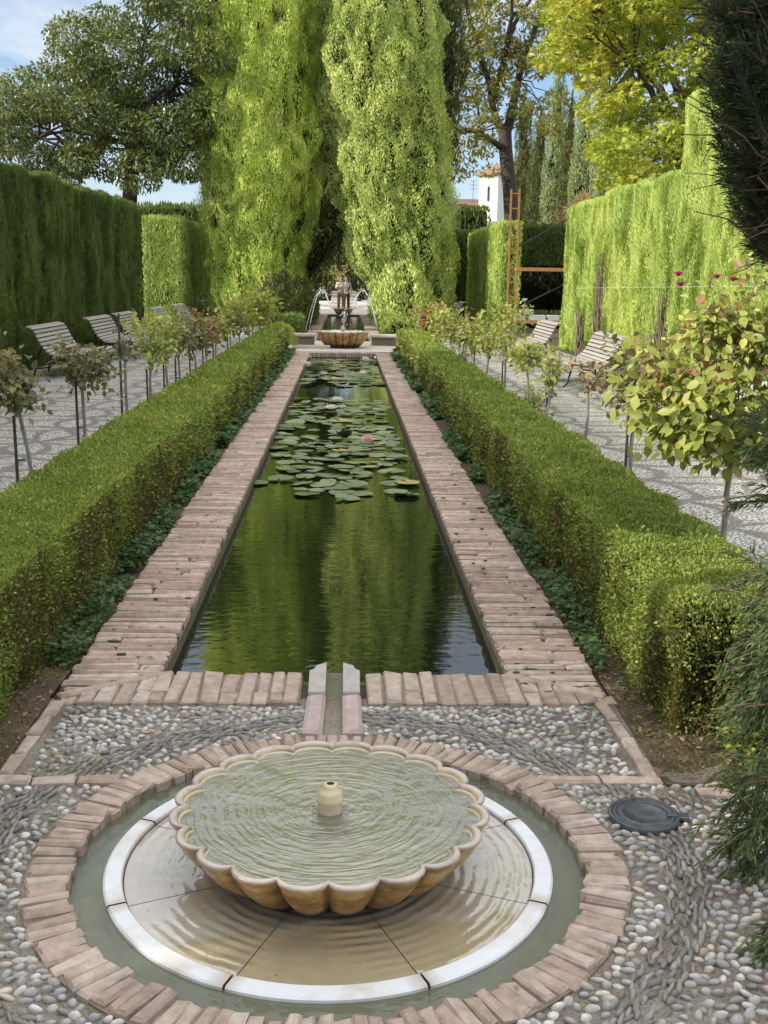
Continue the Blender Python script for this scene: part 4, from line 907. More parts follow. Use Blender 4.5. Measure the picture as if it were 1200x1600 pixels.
def bendy(pts, n=10, wob=.05):
    pts = np.asarray(pts, float); s = np.linspace(0, len(pts)-1, n); i = np.minimum(s.astype(int), len(pts)-2); f = (s-i)[:, None]
    p = pts[i]*(1-f)+pts[i+1]*f; p[1:-1] += rng.normal(0, wob, (n-2, 3)); return p
# magnolia on the left
Ym = 41.; tb = onY(203, 300, Ym); bx = tb[0]
limbs = [(bendy([(bx+.15, Ym, 0), (bx, Ym, 4.6), (bx+.1, Ym, 6.3)], 10, .04), np.linspace(.30, .22, 10))]
clumps = []
def inpoly(px, py):
    # outline of the crown in degrees seen from the path: lens shaped with a lower left shoulder
    return ((px-195)/150)**2+((py-140)/125)**2 < 1 or ((px-75)/100)**2+((py-205)/78)**2 < 1 or ((px-265)/78)**2+((py-90)/120)**2 < 1 or ((px-215)/100)**2+((py-238)/30)**2 < 1
fork = np.array([bx+.1, Ym, 6.2]); cen = []
tries = 0
while len(cen) < 78 and tries < 4000:
    tries += 1; px, py = rng.uniform(-40, 345), rng.uniform(-40, 300)
    if not inpoly(px, py): continue
    dep = Ym+rng.uniform(-2.6, 2.6); c = onY(px, py, dep)
    if all(np.linalg.norm(c-q) > .92 for q in cen): cen.append(c)
main = [onY(x_, y_, Ym+dy) for x_, y_, dy in ((60, 215, -.8), (120, 160, .8), (150, 80, -.5), (220, 60, .4), (275, 130, -.3), (290, 240, .5), (130, 235, .9), (40, 180, .5))]
for q in main: limbs.append((bendy([fork, (fork+q)/2+np.array([0, 0, .3]), q], 9, .12), np.linspace(.11, .04, 9)))
for c in cen:
    q = min(main, key=lambda m_: np.linalg.norm(m_-c)); q = (q+fork*.3)/1.3 if rng.random() < .4 else q
    limbs.append((bendy([q, (q+c)/2, c], 5, .06), np.linspace(.05, .015, 5)))
    clumps.append((c, rng.uniform(.6, 1.0)))
tree('magnolia_tree', 'broad dark evergreen tree with glossy leaves behind the left hedge', 'tree', (bx, Ym, 0), limbs, clumps, m_magn, m_bark, 980, .19, .38)
# tree with dark mottled trunk on the right
Yw = 57.
def W_(px, py, dy=0.): return onY(px, py, Yw+dy)
T0 = W_(803, 450); T0[2] = 0
limbs = [([T0, W_(801, 360), W_(797, 300), W_(790, 235), W_(789, 205)], [.40, .36, .32, .30, .28]),
         (bendy([W_(789, 212), W_(771, 165, -.5), W_(757, 92, -1), W_(735, 30, -1.2), W_(715, -60, -1)], 9, .06), np.linspace(.19, .05, 9)),
         (bendy([W_(790, 212), W_(806, 150, .5), W_(815, 95, .6), W_(840, 40, .6), W_(866, -40, .5)], 9, .06), np.linspace(.22, .07, 9)),
         (bendy([W_(771, 160), W_(786, 95, -.3), W_(800, 45, -.4), W_(835, -10, -.4)], 8, .05), np.linspace(.17, .06, 8)),
         (bendy([W_(786, 95, -.3), W_(797, 40, -1), W_(797, -40, -1.4)], 6, .05), np.linspace(.12, .04, 6)),
         (bendy([W_(784, 232), W_(757, 210, -1), W_(720, 203, -1.5), W_(690, 206, -2)], 8, .06), np.linspace(.14, .03, 8)),
         (bendy([W_(757, 92, -1), W_(720, 80, -1.5), W_(680, 62, -2)], 6, .06), np.linspace(.08, .02, 6)),
         (bendy([W_(806, 150, .5), W_(770, 120, 1.5), W_(740, 150, 2)], 6, .06), np.linspace(.07, .02, 6))]
clumps = []
anch = [np.array(p) for pts, _ in limbs[1:] for p in pts[3:]]
k = 0; cen = []
while k < 6000 and len(cen) < 105:
    k += 1; px, py = rng.uniform(680, 880), rng.uniform(-60, 275)
    if py > 215 and not (685 < px < 775): continue
    if 770 < px < 800 and 170 < py: continue
    c = onY(px, py, Yw+rng.uniform(-2.8, 2.8)); r = rng.uniform(.35, .75)
    if all(np.linalg.norm(c-q) > .68 for q in cen): cen.append(c); clumps.append((c, r))
for c in cen:
    q = min(anch, key=lambda m_: np.linalg.norm(m_-c)); limbs.append((bendy([q, (q+c)/2+np.array([0, 0, .1]), c], 5, .08), np.linspace(.035, .01, 5)))
limbs = [(p_, np.asarray(r_)*1.14) for p_, r_ in limbs]; clumps = [(c_, r_*1.12) for c_, r_ in clumps]
tree('broadleaf_tree', 'leafy tree with dark mottled forked trunk and thinning foliage beside the tower', 'tree', T0, limbs, clumps, m_walnut, m_darkbark, 400, .23, .42)
# yellow chestnut
Yc = 31.; cb = np.array([9.3, Yc, 0]); fork = np.array([9.3, Yc, 5.2]); limbs = [([cb, (9.3, Yc, 3), fork], [.3, .26, .24])]; clumps = []; cen = []; k = 0
while k < 6000 and len(cen) < 120:
    k += 1; px, py = rng.uniform(858, 1150), rng.uniform(-90, 285)
    lim = 290-max(0, (930-px))*2.3 if px < 930 else 285-max(0, (px-1000))*.35
    if py > lim or (py > 100 and px < 925) or (py > 190 and px < 945): continue
    c = onY(px, py, Yc+rng.uniform(-2.2, 2.4)); 
    if all(np.linalg.norm(c-q) > .62 for q in cen): cen.append(c); clumps.append((c, rng.uniform(.42, .72)))
mains = [fork+np.array(v) for v in ((-1.8, -.8, 2.), (1.2, .8, 2.6), (0, -1.4, 3.2), (-.8, 1., 3.6), (1.9, -.6, 1.4), (-2., .4, 3.))]
for q in mains: limbs.append((bendy([fork, (fork+q)/2, q], 7, .1), np.linspace(.14, .05, 7)))
for c in cen:
    q = min(mains+[fork], key=lambda m_: np.linalg.norm(m_-c)); limbs.append((bendy([q, (q+c)/2, c], 5, .06), np.linspace(.04, .012, 5)))
tree('chestnut_tree', 'chestnut tree in yellow autumn leaf rising behind the right hedge', 'tree', cb, limbs, clumps, m_chest, m_bark, 600, .145, .36, palm=5)
# unseen tree added by the left hedge to shade the dark near conifer
cypress('cypress', 'unseen tall cypress added by the left hedge to shade the near conifer', -7.0, 1.7, 12.5, 1.3, [(0, .05), (.40, .06), (.44, .7), (.6, 1.), (.8, .8), (1, .05)], m_olive, .3, 1.0, .2, 1., .5, 1., z0=5.0)

# ------------------------------------------------------------------ ground cover and litter
b = MB()
def cover(n, xf, y0, y1, hmax, Lm):
    y = y0*(y1/y0)**rng.random(n); x = xf(n); s = Lm*np.maximum(1, y/5.5)*rng.uniform(.6, 1.3, n)
    P = np.c_[x, y, rng.uniform(0, 1, n)**1.5*hmax*(.4+.6*(fbm(np.c_[x*6, y*3, x*0], 2) > -.1))]
    d = nrm(np.c_[rng.normal(0, 1, n), rng.normal(0, 1, n), rng.uniform(-.1, .5, n)]); nn = np.c_[rng.normal(0, .4, n), rng.normal(-.2, .4, n), np.ones(n)]
    return P, d, nn, s
for s in (-1, 1):
    P, d, nn, z = cover(9000, lambda n: s*(1.12+.17*rng.random(n)), 4.55 if s < 0 else 4.0, 25, .10, .028)
    kk = fbm(P*np.array([2., 1.3, 0]), 2) > (-.45 if s < 0 else -.25); leaf_ovate(b, P[kk], d[kk], nn[kk], z[kk], z[kk]*.85)
P, d, nn, z = cover(700, lambda n: rng.uniform(1.13, 1.75, n), 3.5, 4.6, .05, .03); kk = fbm(P*3., 2) > .12; leaf_ovate(b, P[kk], d[kk], nn[kk], z[kk], z[kk]*.85)
P, d, nn, z = cover(500, lambda n: rng.uniform(-1.75, -1.13, n), 3.6, 4.7, .04, .022); kk = fbm(P*3.+7, 2) > .1; leaf_ovate(b, P[kk], d[kk], nn[kk], z[kk], z[kk]*.85)
# moss and grass wisps on the beds
for s in (-1, 1):
    n = 5200; x = s*rng.uniform(1.13, 2., n); y = rng.uniform(3.45, 4.9, n); kk = fbm(np.c_[x*2.2, y*2.2, x*0+s*5], 3) > -.02; x = x[kk]; y = y[kk]; n = len(x)
    leaf_quads(b, np.c_[x, y, rng.uniform(0, .012, n)], nrm(np.c_[rng.normal(0, 1, (n, 2)), rng.uniform(.1, 1., n)]), rvec(n), rng.uniform(.012, .03, n), rng.uniform(.003, .006, n), 1)
tag(b.build('ground_cover', [m_cover, leafmat('mossy grass', [(0, (.06, .075, .02)), (.6, (.12, .13, .035)), (1, (.22, .18, .09))], .2)]), 'low clover and ivy leaves growing between the coping and the hedges', 'ground cover', None, 'stuff')
b = MB(); n = 2600; x = rng.choice([-1, 1], n)*rng.uniform(1.12, 2., n); y = rng.uniform(3.45, 5., n)
leaf_quads(b, np.c_[x, y, rng.uniform(.002, .02, n)], nrm(np.c_[rng.normal(0, 1, (n, 2)), rng.normal(0, .25, n)]), rvec(n)+[0, 0, 1.], rng.uniform(.012, .035, n), rng.uniform(.006, .014, n))
for (n, xa_, xb_, ya_, yb_) in ((60, -1.6, 1.6, 1.9, 4.1), (90, -1.1, -.76, 4.3, 24), (90, .76, 1.1, 4.3, 24)):
    x = rng.uniform(xa_, xb_, n); y = ya_+(yb_-ya_)*rng.random(n)**1.6; kk = np.hypot(x, y-FY) > .75; x = x[kk]; y = y[kk]; n = len(x)
    leaf_ovate(b, np.c_[x, y, np.full(n, .014)], nrm(np.c_[rng.normal(0, 1, (n, 2)), rng.normal(0, .08, n)]), np.c_[rng.normal(0, .25, (n, 2)), np.ones(n)], rng.uniform(.014, .03, n), rng.uniform(.008, .014, n), .3)
tag(b.build('leaf_litter', leafmat('dry leaf litter', [(0, (.05, .035, .02)), (.6, (.14, .10, .06)), (1, (.30, .22, .14))], .1)), 'dry brown leaf litter scattered over the soil beds and paving', 'leaf litter', None, 'stuff')
b = MB(); k_ = 0
for s in (-1, 1):
    for i in range(34 if s > 0 else 22):
        y = 4.25+5.*rng.random()**1.6; x = s*rng.uniform(.76, 1.09); V, F = ICO2; r_ = rng.uniform(.006, .016)
        b.add(V*[r_*rng.uniform(1, 2.2), r_*.6, .006]*(1+.3*fbm(V*3+i, 2))[:, None]+[x, y, .004], F, 0, True)
tag(b.build('moss', plain('bright green moss', (.075, .095, .02), .95, .5, 60, .8, .01)), 'small cushions of green moss in the joints of the pool coping', 'moss', None, 'stuff')
# fallen petals
p = onz(1100, 1140, .01); petal_flower('fallen_rose', 'fallen pink rose lying on the soil at the hedge end', (p[0], p[1], .012), .028, m_magenta, m_pink, 'flower', 2)
# seedling beside it
p = onz(1150, 1180, 0); t = thing('seedling', 'small bright green seedling on the soil beside the fallen rose', 'plant', (p[0], p[1], 0))
b = MB(); n = 46; q = rng.uniform(-.06, .06, (n, 3)); q[:, 2] = rng.uniform(.02, .09, n); leaf_ovate(b, q, nrm(np.c_[rng.normal(0, 1, (n, 2)), rng.uniform(0, .5, n)]), rvec(n)*.4+[0, 0, 1], .035, .03); b.build('leaves', m_bush, t)

# ------------------------------------------------------------------ standard roses
def rose_at(px, X): return onX(px, 600, X)[1]
def blossom(parent, p, r, m, layers=3):
    b = MB(); P = []; d = []; nn = []; L = []
    for k in range(layers):
        q = 7-k; el = R(28+24*k)
        for i in range(q):
            a = (i+.5*k)*2*PI/q+k; d.append((math.cos(a)*math.cos(el), math.sin(a)*math.cos(el), math.sin(el))); nn.append((-math.cos(a)*math.sin(el), -math.sin(a)*math.sin(el), math.cos(el))); P.append(p); L.append(r*(1-.15*k))
    leaf_ovate(b, np.array(P, float), np.array(d), np.array(nn), np.array(L), np.array(L)*.85, .3, 0, -.25); b.build('blossom', m, parent)
def rose(label, X, Y, hg, ht, wd, nl, m, L, lean=(0, 0), stake=0., flowers=(), canes=7, bare=.25, twin=False, group=None, thick=.012, top=None):
    t = thing('standard_rose', label, 'rose', (X, Y, 0), 0, group)
    b = MB(); tube(b, curve((0, 0, -.02), (lean[0]*.3, lean[1]*.3, hg), (rng.normal(0, .02), rng.normal(0, .02), 0), 7, .004), np.linspace(thick*1.15, thick, 7), 8)
    V, F = ICO2; b.add(V*[thick*2.3, thick*2.3, thick*2.2]*(1+.15*fbm(V*2.5, 2))[:, None]+[lean[0]*.3, lean[1]*.3, hg], F, 0, True); b.build('stem', m_stem, t)
    if stake: b = MB(); tube(b, [(-.035, -.015, -.02), (-.04, -.015, stake)], [.011, .010], 8); tube(b, [(-.04, -.013, hg*.6), (.012, .0, hg*.6+.004)], .006, 6); b.build('stake', m_stake, t)
    g = np.array([lean[0]*.3, lean[1]*.3, hg]); b = MB(); lb = MB(); P = []; D = []
    for k in range(canes):
        a = 2*PI*k/canes+rng.normal(0, .35); rr = wd*rng.uniform(.55, 1.); e = np.array([lean[0]+rr*math.cos(a), lean[1]+rr*math.sin(a), hg+(ht-hg)*rng.uniform(.45, 1.)])
        c = curve(g, e, (0, 0, .12*(ht-hg)*rng.uniform(-.3, .8)), 8, .012); tube(b, c, np.linspace(thick*.55, .0025, 8), 5)
        for j in range(3):
            s0 = c[rng.integers(2, 7)]; e2 = s0+rng.normal(0, wd*.35, 3)+np.array([0, 0, .3*wd*rng.uniform(-.5, 1.2)]); c2 = curve(s0, e2, (0, 0, .03), 5, .006); tube(b, c2, np.linspace(.004, .0015, 5), 4, 0, False)
            P.append(c2[1:]); 
        P.append(c[2:])
    b.build('canes', m_twig if hg < .4 else m_stem, t)
    A = np.concatenate(P); idx = rng.integers(0, len(A), nl); Q = A[idx]+rng.normal(0, L*.75, (nl, 3)); out = nrm(Q-np.array([lean[0], lean[1], hg+(ht-hg)*.4])+1e-4)
    d = nrm(out*.7+rvec(nl)*.8+np.array([0, 0, -.15])); nn = nrm(out*.25+np.array([0, 0, .75])+rvec(nl)*.55); s_ = L*rng.uniform(.55, 1.25, nl)
    leaf_ovate(lb, Q, d, nn, s_, s_*rng.uniform(.58, .75, nl), .16); lb.build('leaves', m, t)
    for (fx, fy, fz, fr, fm) in flowers:
        b2 = curve((lean[0]+fx*.5, lean[1]+fy*.5, hg+(fz-hg)*.5), (fx, fy, fz), (0, 0, .02), 5); b = MB(); tube(b, b2, .003, 5); b.build('flower_stalk', m_stem, t); blossom(t, (fx, fy, fz), fr, fm)
    return t
XL, XR = -2.0, 2.0
def zat(px, py, X): return onX(px, py, X)[2]
GL, GR = 'standard roses along the left hedge', 'standard roses along the right hedge'
Ls = [(30, 640, 545, .21, 230, m_roseg, .8, 'sparse olive rose with a knobbly graft, nearest on the left'), (127, 605, 525, .24, 240, m_roseg, .6, 'green standard rose on twin dark sticks, second on the left'),
      (196, 560, 508, .10, 22, m_roseg, .0, 'almost bare rose on a tall dark stake, third on the left'), (236, 575, 490, .26, 210, m_bush, .5, 'fullest light green rose beside the tall bare stake on the left'),
      (262, 565, 492, .25, 190, m_rosey, .5, 'yellowish green rose just right of the fullest one on the left'), (280, 555, 490, .24, 170, m_roseg, .5, 'fifth crowned rose from the front in the left row'),
      (302, 545, 492, .24, 170, m_roseg, .5, 'sixth crowned rose from the front in the left row'), (322, 540, 492, .24, 170, m_roser, .5, 'russet tinged rose over a low bushy shoot in the left row'),
      (338, 530, 490, .26, 170, m_rosey, .5, 'large pale rose before the white path in the left row'), (360, 520, 488, .2, 120, m_roseg, .5, 'small crowned rose standing alone against the white path'),
      (378, 508, 466, .33, 220, m_rosey, .4, 'tall rose at the foot of the feathery cypress, left one'), (393, 500, 460, .36, 240, m_rosey, .4, 'tall rose at the foot of the feathery cypress, middle one'), (408, 500, 458, .36, 240, m_rosey, .4, 'tall rose at the foot of the feathery cypress, right one')]
for (px, pg, pt_, wd, nl, m, stk, lab) in Ls:
    Y = rose_at(px, XL); zg = zat(px, pg, XL); zt = zat(px, pt_, XL)
    rose(lab, XL, Y, zg, zt, wd, int(nl*1.9), m, max(.058, .0048*Y), (rng.normal(0, .02), rng.normal(0, .04)), (zg*stk/.5 if stk != .0 and stk != .8 else zg*.95 if stk else 1.30), group=GL, canes=6)
Rs = [(993, 640, 520, .22, 260, m_roseg, 1, 'dark leaved rose on a straight black stake beside the big yellow one'), (917, 603, 578, .11, 34, m_roser, 0, 'small stunted rose with dark red leaves on a grey stem'),
      (862, 618, 538, .15, 110, m_rosey, 1, 'narrow green rose in front of the right bench'), (821, 575, 535, .25, 260, m_rosey, 0, 'round full yellow green rose on a black stem'),
      (789, 560, 470, .24, 230, m_rosey, 1, 'rose with tall upright yellow shoots below the scaffold post'), (762, 555, 500, .22, 190, m_rosey, 0, 'yellow green rose left of the one with tall shoots'), (741, 548, 494, .26, 190, m_rosey, 0, 'orange tipped rose in the right row'),
      (722, 540, 490, .28, 190, m_roseg, 0, 'greyish green rose in the middle of the right row'), (703, 530, 488, .28, 180, m_rosey, 0, 'fourth rose from the far end of the right row'), (686, 524, 482, .30, 180, m_rosey, 0, 'third rose from the far end of the right row'),
      (674, 520, 478, .32, 180, m_roser, 0, 'second rose from the far end of the right row, russet on top'), (662, 516, 476, .32, 180, m_rosey, 0, 'farthest pale rose of the right row beside the lumpy cypress')]
for (px, pg, pt_, wd, nl, m, stk, lab) in Rs:
    Y = rose_at(px, XR); zg = zat(px, pg, XR); zt = zat(px, pt_, XR); fl = ()
    if px == 821: fl = ((-.03, .1, zat(813, 470, XR), .045, m_white),)
    rose(lab, XR, Y, zg, zt, wd, int(nl*1.9), m, max(.055, .0045*Y), (rng.normal(0, .02), rng.normal(0, .04)), zg*.97 if stk else 0., fl, group=GR, canes=7 if nl > 60 else 3)
# low shoots at the foot of two roses
for (px, py0, py1, X, m, lab) in [(838, 640, 588, 1.95, m_rosey, 'low yellow green sucker shoots beside the round full rose'), (720, 560, 530, 1.95, m_roseg, 'low grey green shoots under the right row of roses')]:
    Y = onX(px, py0, X)[1]; z1 = zat(px, py1, X); t = rose(lab, X, Y, .25, z1, .17, 120, m, .06, canes=6); t.name = 'rose_shoots'; t['category'] = 'rose shoots'
# the big near rose on the right
Yb = 5.83; bx_ = onY(1128, 835, Yb)[0]
big = thing('rose_bush', 'large near rose with broad yellow green leaves and leaning pale trunk', 'rose', (bx_, Yb, 0))
def Bp(px, py, dy=0.): return onY(px, py, Yb+dy)-np.array([bx_, Yb, 0])
b = MB(); st = [Bp(1128, 960), Bp(1130, 835), Bp(1136, 760), Bp(1145, 715)]; st[0][2] = 0
tube(b, bendy(st, 9, .003), np.linspace(.018, .015, 9), 9); b.build('stem', plain('pale mottled stem', (.42, .36, .27), .8, .3, 18, .4, .004), big)
b = MB(); P = []
G = Bp(1145, 715)
for (px, py, dy, r) in [(1085, 690, -.1, .013), (1050, 640, -.2, .009), (1000, 610, -.1, .006), (1070, 560, .1, .008), (1120, 560, -.1, .009), (1165, 500, .0, .008), (1190, 560, .1, .008), (1030, 560, .2, .007), (1140, 470, .05, .006), (1110, 450, .1, .005), (1065, 520, -.05, .006), (1215, 600, .0, .008), (1180, 640, -.2, .008), (1100, 620, -.25, .007), (1130, 640, .2, .008), (1060, 660, .15, .006), (1230, 520, .1, .006), (1085, 470, .0, .005), (975, 575, -.05, .006), (965, 610, .1, .006), (1000, 540, .15, .006), (1210, 470, .0, .006), (1250, 560, .1, .007), (1240, 640, -.1, .007), (1205, 690, .0, .006), (1180, 440, .1, .005), (1020, 660, .0, .005)]:
    s0 = G if rng.random() < .5 else Bp(1085, 690, -.1); e = Bp(px, py, dy); c = curve(s0, e, (0, 0, rng.normal(0, .02)), 8, .012); tube(b, c, np.linspace(r, .0025, 8), 6)
    for j in range(4): q = c[rng.integers(3, 8)]; c2 = curve(q, q+rng.normal(0, .07, 3), (0, 0, .015), 4); tube(b, c2, [.003, .0025, .002, .0015], 4, 0, False); P.append(c2[1:])
    P.append(c[3:])
b.build('canes', plain('green brown canes', (.24, .20, .09), .7, .3, 20), big)
A = np.concatenate(P)
def bigleaves(n, m, sel, L):
    lb = MB(); AA = A[sel(A)]; Q = AA[rng.integers(0, len(AA), n)]+rng.normal(0, .05, (n, 3)); out = nrm(Q-np.array([0, 0, 1.15]))
    d = nrm(out*.6+rvec(n)*.75+np.array([-.1, 0, -.25])); nn = nrm(np.array([-.35, -.45, .65])+out*.2+rvec(n)*.5); s_ = L*rng.uniform(.6, 1.3, n); leaf_ovate(lb, Q, d, nn, s_, s_*rng.uniform(.55, .72, n), .13, 0, .22)
    return lb.build('leaves', m, big)
bigleaves(1500, m_rosey, lambda a: a[:, 2] < 1.55, .07); bigleaves(330, m_roser, lambda a: a[:, 2] > 1.15, .055); bigleaves(260, m_bush, lambda a: a[:, 2] > 1.35, .05); bigleaves(160, m_roseg, lambda a: a[:, 0] > .02, .06)
for px, py in ((1060, 432), (1063, 448), (1146, 440), (1120, 436)): blossom(big, Bp(px, py, rng.uniform(-.05, .05)), .034, m_magenta, 3)

# ------------------------------------------------------------------ near conifers on the right
def spray(mb, c, n, ln, L, W, sp=.5, droop=.0):
    """feathery side shoots along branch path c"""
    t_ = rng.random(n)**.8; i = np.minimum((t_*(len(c)-1)).astype(int), len(c)-2); f = (t_*(len(c)-1)-i)[:, None]
    p = c[i]*(1-f)+c[i+1]*f; ax = nrm(c[i+1]-c[i]); d = nrm(ax*.9+rvec(n)*sp+np.array([0, 0, -droop])); q = p+rvec(n)*ln*.12
    for s in range(5): leaf_quads(mb, q+d*ln*s/5*rng.uniform(.6, 1.1, (n, 1)), nrm(d+rvec(n)*.35), rvec(n), L*rng.uniform(.7, 1.2, n), W, 0)
ct = thing('dark_conifer', 'dark shaded conifer with a tangle of bare brown twigs at the upper right edge', 'conifer', (2.35, 4.6, 0))
B0 = np.array([2.35, 4.6, 0]); b = MB(); lb = MB(); tube(b, bendy([(0, 0, -.03), (-.05, 0, 1.5), (.02, 0, 3.2), (0, 0, 5.2)], 10, .02), np.linspace(.12, .03, 10), 10)
for k in range(1350):
    z0_ = rng.uniform(1.3, 3.6); a = rng.uniform(PI*.6, PI*1.55); rr = rng.uniform(.45, .98); e = np.array([rr*math.cos(a), rr*math.sin(a)*.8, z0_+rng.uniform(.1, .75)])
    xw, yw = e[0]+2.35, e[1]+4.6; pxx = 537+xw/yw*1729; yy = 450-(e[2]-1.65)/yw*1729
    if e[2] < 1.86 or pxx < (1090 if yy < 130 else 1100 if yy < 230 else 1128 if yy < 330 else 1155)+rng.normal(0, 10): continue
    s0 = np.array([-.02, 0, z0_*.97]); c = curve(s0, e, (0, 0, -.10), 8, .02); tube(b, c, np.linspace(.014, .003, 8), 5, 0, False)
    for j in range(4):
        q = c[rng.integers(2, 7)]; c2 = curve(q, q+rng.normal(0, .16, 3)+np.array([-.05, 0, .14]), (0, 0, .02), 5, .01); tube(b, c2, np.linspace(.005, .0015, 5), 4, 0, False)
    px_left = pxx < 1165
    if px_left or rng.random() < .38:
        spray(lb, c[4:] if px_left else c[5:], 150 if px_left else 34, .085, .034, .0055, .7, .15)
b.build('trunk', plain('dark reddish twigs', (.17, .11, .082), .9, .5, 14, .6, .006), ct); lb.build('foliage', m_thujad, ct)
cs_ = thing('feathery_conifer', 'low feathery green conifer reaching in from the right beside the hedge end', 'conifer', (2.05, 3.65, 0))
S0 = np.array([2.05, 3.65, 0]); b = MB(); lb = MB(); tube(b, bendy([(0, 0, -.03), (0, 0, .6), (-.05, 0, 1.3)], 6, .01), np.linspace(.05, .02, 6), 9)
def Sp(px, py, Y): return onY(px, py, Y)-S0
def near_branch(px, py, Y, n, ln=.09, r=.006, s=None, droop=.1, L=.05):
    e = Sp(px, py, Y); s0 = np.array([-.02, 0, max(.15, min(1.25, e[2]*.8+.2))]) if s is None else s; c = curve(s0, e, (0, 0, .07), 9, .01); tube(b, c, np.linspace(r*1.6, .0015, 9), 6, 0, False)
    for j in range(5): q = c[rng.integers(4, 8)]; c2 = curve(q, q+(e-s0)*rng.uniform(.1, .25)+rng.normal(0, .05, 3), (0, 0, .01), 4); tube(b, c2, [.003, .0025, .002, .001], 4, 0, False); spray(lb, c2, n//6, ln, L, .0055, .55, droop)
    spray(lb, c[5:], n, ln, L, .0055, .6, droop)
for px in range(1125, 1240, 12):
    for py in range(925, 1205, 16):
        lim = 1150-.12*(py-880) if py > 960 else 1170-.35*(py-880)
        if px < 1122 and 980 < py < 1010: continue
        if px+rng.normal(0, 9) < {0: 1175, 1: 1168, 2: 1142, 3: 1152, 4: 1135, 5: 1140}.get((py-900)//50, 1130): continue
        if rng.random() < .78: near_branch(px, py+rng.normal(0, 8), rng.uniform(3.45, 3.95), 50, droop=.3, ln=.065, L=.032)
for px, py, Y in [(1112, 925, 3.8), (1165, 905, 3.9)]: near_branch(px, py, Y, 40, .06, L=.03)
for px, py in [(1165, 665), (1185, 650), (1200, 700), (1170, 700), (1210, 660), (1165, 725), (1205, 740), (1185, 725), (1145, 790), (1190, 775)]: near_branch(px, py, rng.uniform(3.9, 4.2), 42, .055, .005, np.array([.0, .3, .95 if py < 750 else .7]), .15, .032)
for px, py in [(1105, 1262), (1118, 1290), (1112, 1330), (1130, 1360), (1150, 1255), (1150, 1310), (1165, 1340), (1125, 1240), (1118, 1385), (1140, 1330), (1175, 1365), (1180, 1300)]: near_branch(px+26, py, rng.uniform(2.72, 2.9), 60, .045, .005, np.array([-.55, -.55, .22]), .1, .028)
for px, py in [(1195, 1500), (1190, 1535), (1200, 1480), (1200, 1570)]: near_branch(px, py, 2.45, 50, .06, .005, np.array([-.55, -.85, .15]), .1, .045)
tube(b, curve((0, 0, .25), (-.55, -.55, .22), (0, 0, .08), 8, .01), np.linspace(.02, .01, 8), 7); tube(b, curve((-.3, -.3, .25), (-.55, -.85, .15), (0, 0, .03), 6, .01), np.linspace(.012, .008, 6), 6)
tube(b, curve((0, 0, .9), (0, .3, .95), (0, 0, .05), 6), np.linspace(.02, .012, 6), 6); tube(b, curve((0, 0, .6), (0, .3, .7), (0, 0, .05), 6), np.linspace(.02, .012, 6), 6)
b.build('branches', plain('pale brown branches', (.17, .115, .08), .85, .3, 18, .4, .004), cs_); lb.build('foliage', m_thuja, cs_)

# ------------------------------------------------------------------ benches
prof = np.array([(.80, .26), (.835, .31), (.815, .36), (.74, .385), (.62, .375), (.50, .35), (.39, .335), (.29, .345), (.205, .38), (.135, .44), (.08, .52), (.035, .605), (-.005, .69), (-.05, .765), (-.11, .80), (-.165, .785)])
def along(p, step):
    s = np.r_[0, np.cumsum(np.linalg.norm(np.diff(p, axis=0), axis=1))]; k = np.arange(0, s[-1], step); return np.c_[np.interp(k, s, p[:, 0]), np.interp(k, s, p[:, 1])], np.c_[np.gradient(np.interp(k, s, p[:, 0])), np.gradient(np.interp(k, s, p[:, 1]))]
def bench(label, loc, rz, ln=2.1):
    t = thing('slatted_bench', label, 'bench', loc, rz, 'curved slatted garden benches')
    q, tg = along(prof, .072); k = len(q)
    for nm, sel in (('seat', range(0, 10)), ('backrest', range(10, k))):
        b = MB()
        for i in sel:
            a = nrm(np.array([tg[i, 0], 0, tg[i, 1]])); nn = np.array([-a[2], 0, a[0]]); c = np.array([q[i, 0], 0, q[i, 1]]); hw, th_ = .026, .011
            V = [c+a*x*hw+nn*z*th_+np.array([0, y*ln/2, 0]) for y in (-1, 1) for x, z in ((-1, -1), (1, -1), (1, .7), (.8, 1), (-.8, 1), (-1, .7))]
            b.addl(V, [[j, (j+1) % 6, 6+(j+1) % 6, 6+j] for j in range(6)]+[[5, 4, 3, 2, 1, 0], [6, 7, 8, 9, 10, 11]], 0)
        b.build(nm, m_slat, t)
    for y in (-ln*.42, 0, ln*.42):
        b = MB(); off = prof-np.array([.0, .022])
        for (p0, p1) in zip(off[:-1], off[1:]): bar(b, (p0[0], y, p0[1]), (p1[0], y, p1[1]), .04, .012)
        tube(b, [(.70, y, .355), (.74, y, .2), (.78, y, .06), (.84, y, .0)], .016, 7); tube(b, [(.06, y, .5), (-.03, y, .3), (-.10, y, .0)], .016, 7); tube(b, [(.30, y, .32), (.15, y, .15), (-.06, y, .12)], .012, 6); b.build('frame', m_iron, t)
    return t
b0 = bench('curved slatted bench nearest the viewer on the left path', (-4.95, 19.3, 0), 0)
for y, lab in ((23.3, 'second slatted bench along the left hedge, in front of its middle'), (26.0, 'third slatted bench along the left hedge'), (30.6, 'fourth slatted bench, at the end of the tall left hedge'), (34.6, 'fifth left bench, beside the sunlit square hedge end'), (41.0, 'sixth left bench, pale slats against the dark hedge side'), (45.0, 'last left bench, half hidden by the feathery cypress')):
    dup(b0, (-4.95, y, 0), 0, lab)
for y, lab in ((18.4, 'slatted bench before the bare stems on the right path, behind the small red rose'), (24.0, 'slatted bench on the right path farther from the viewer, partly behind a rose'), (10.9, 'nearest right slatted bench, mostly behind the big yellow rose'), (44.5, 'dark bench end far off below the bright hedge end')):
    dup(b0, (4.35 if y < 40 else 4.6, y, 0), PI, lab)

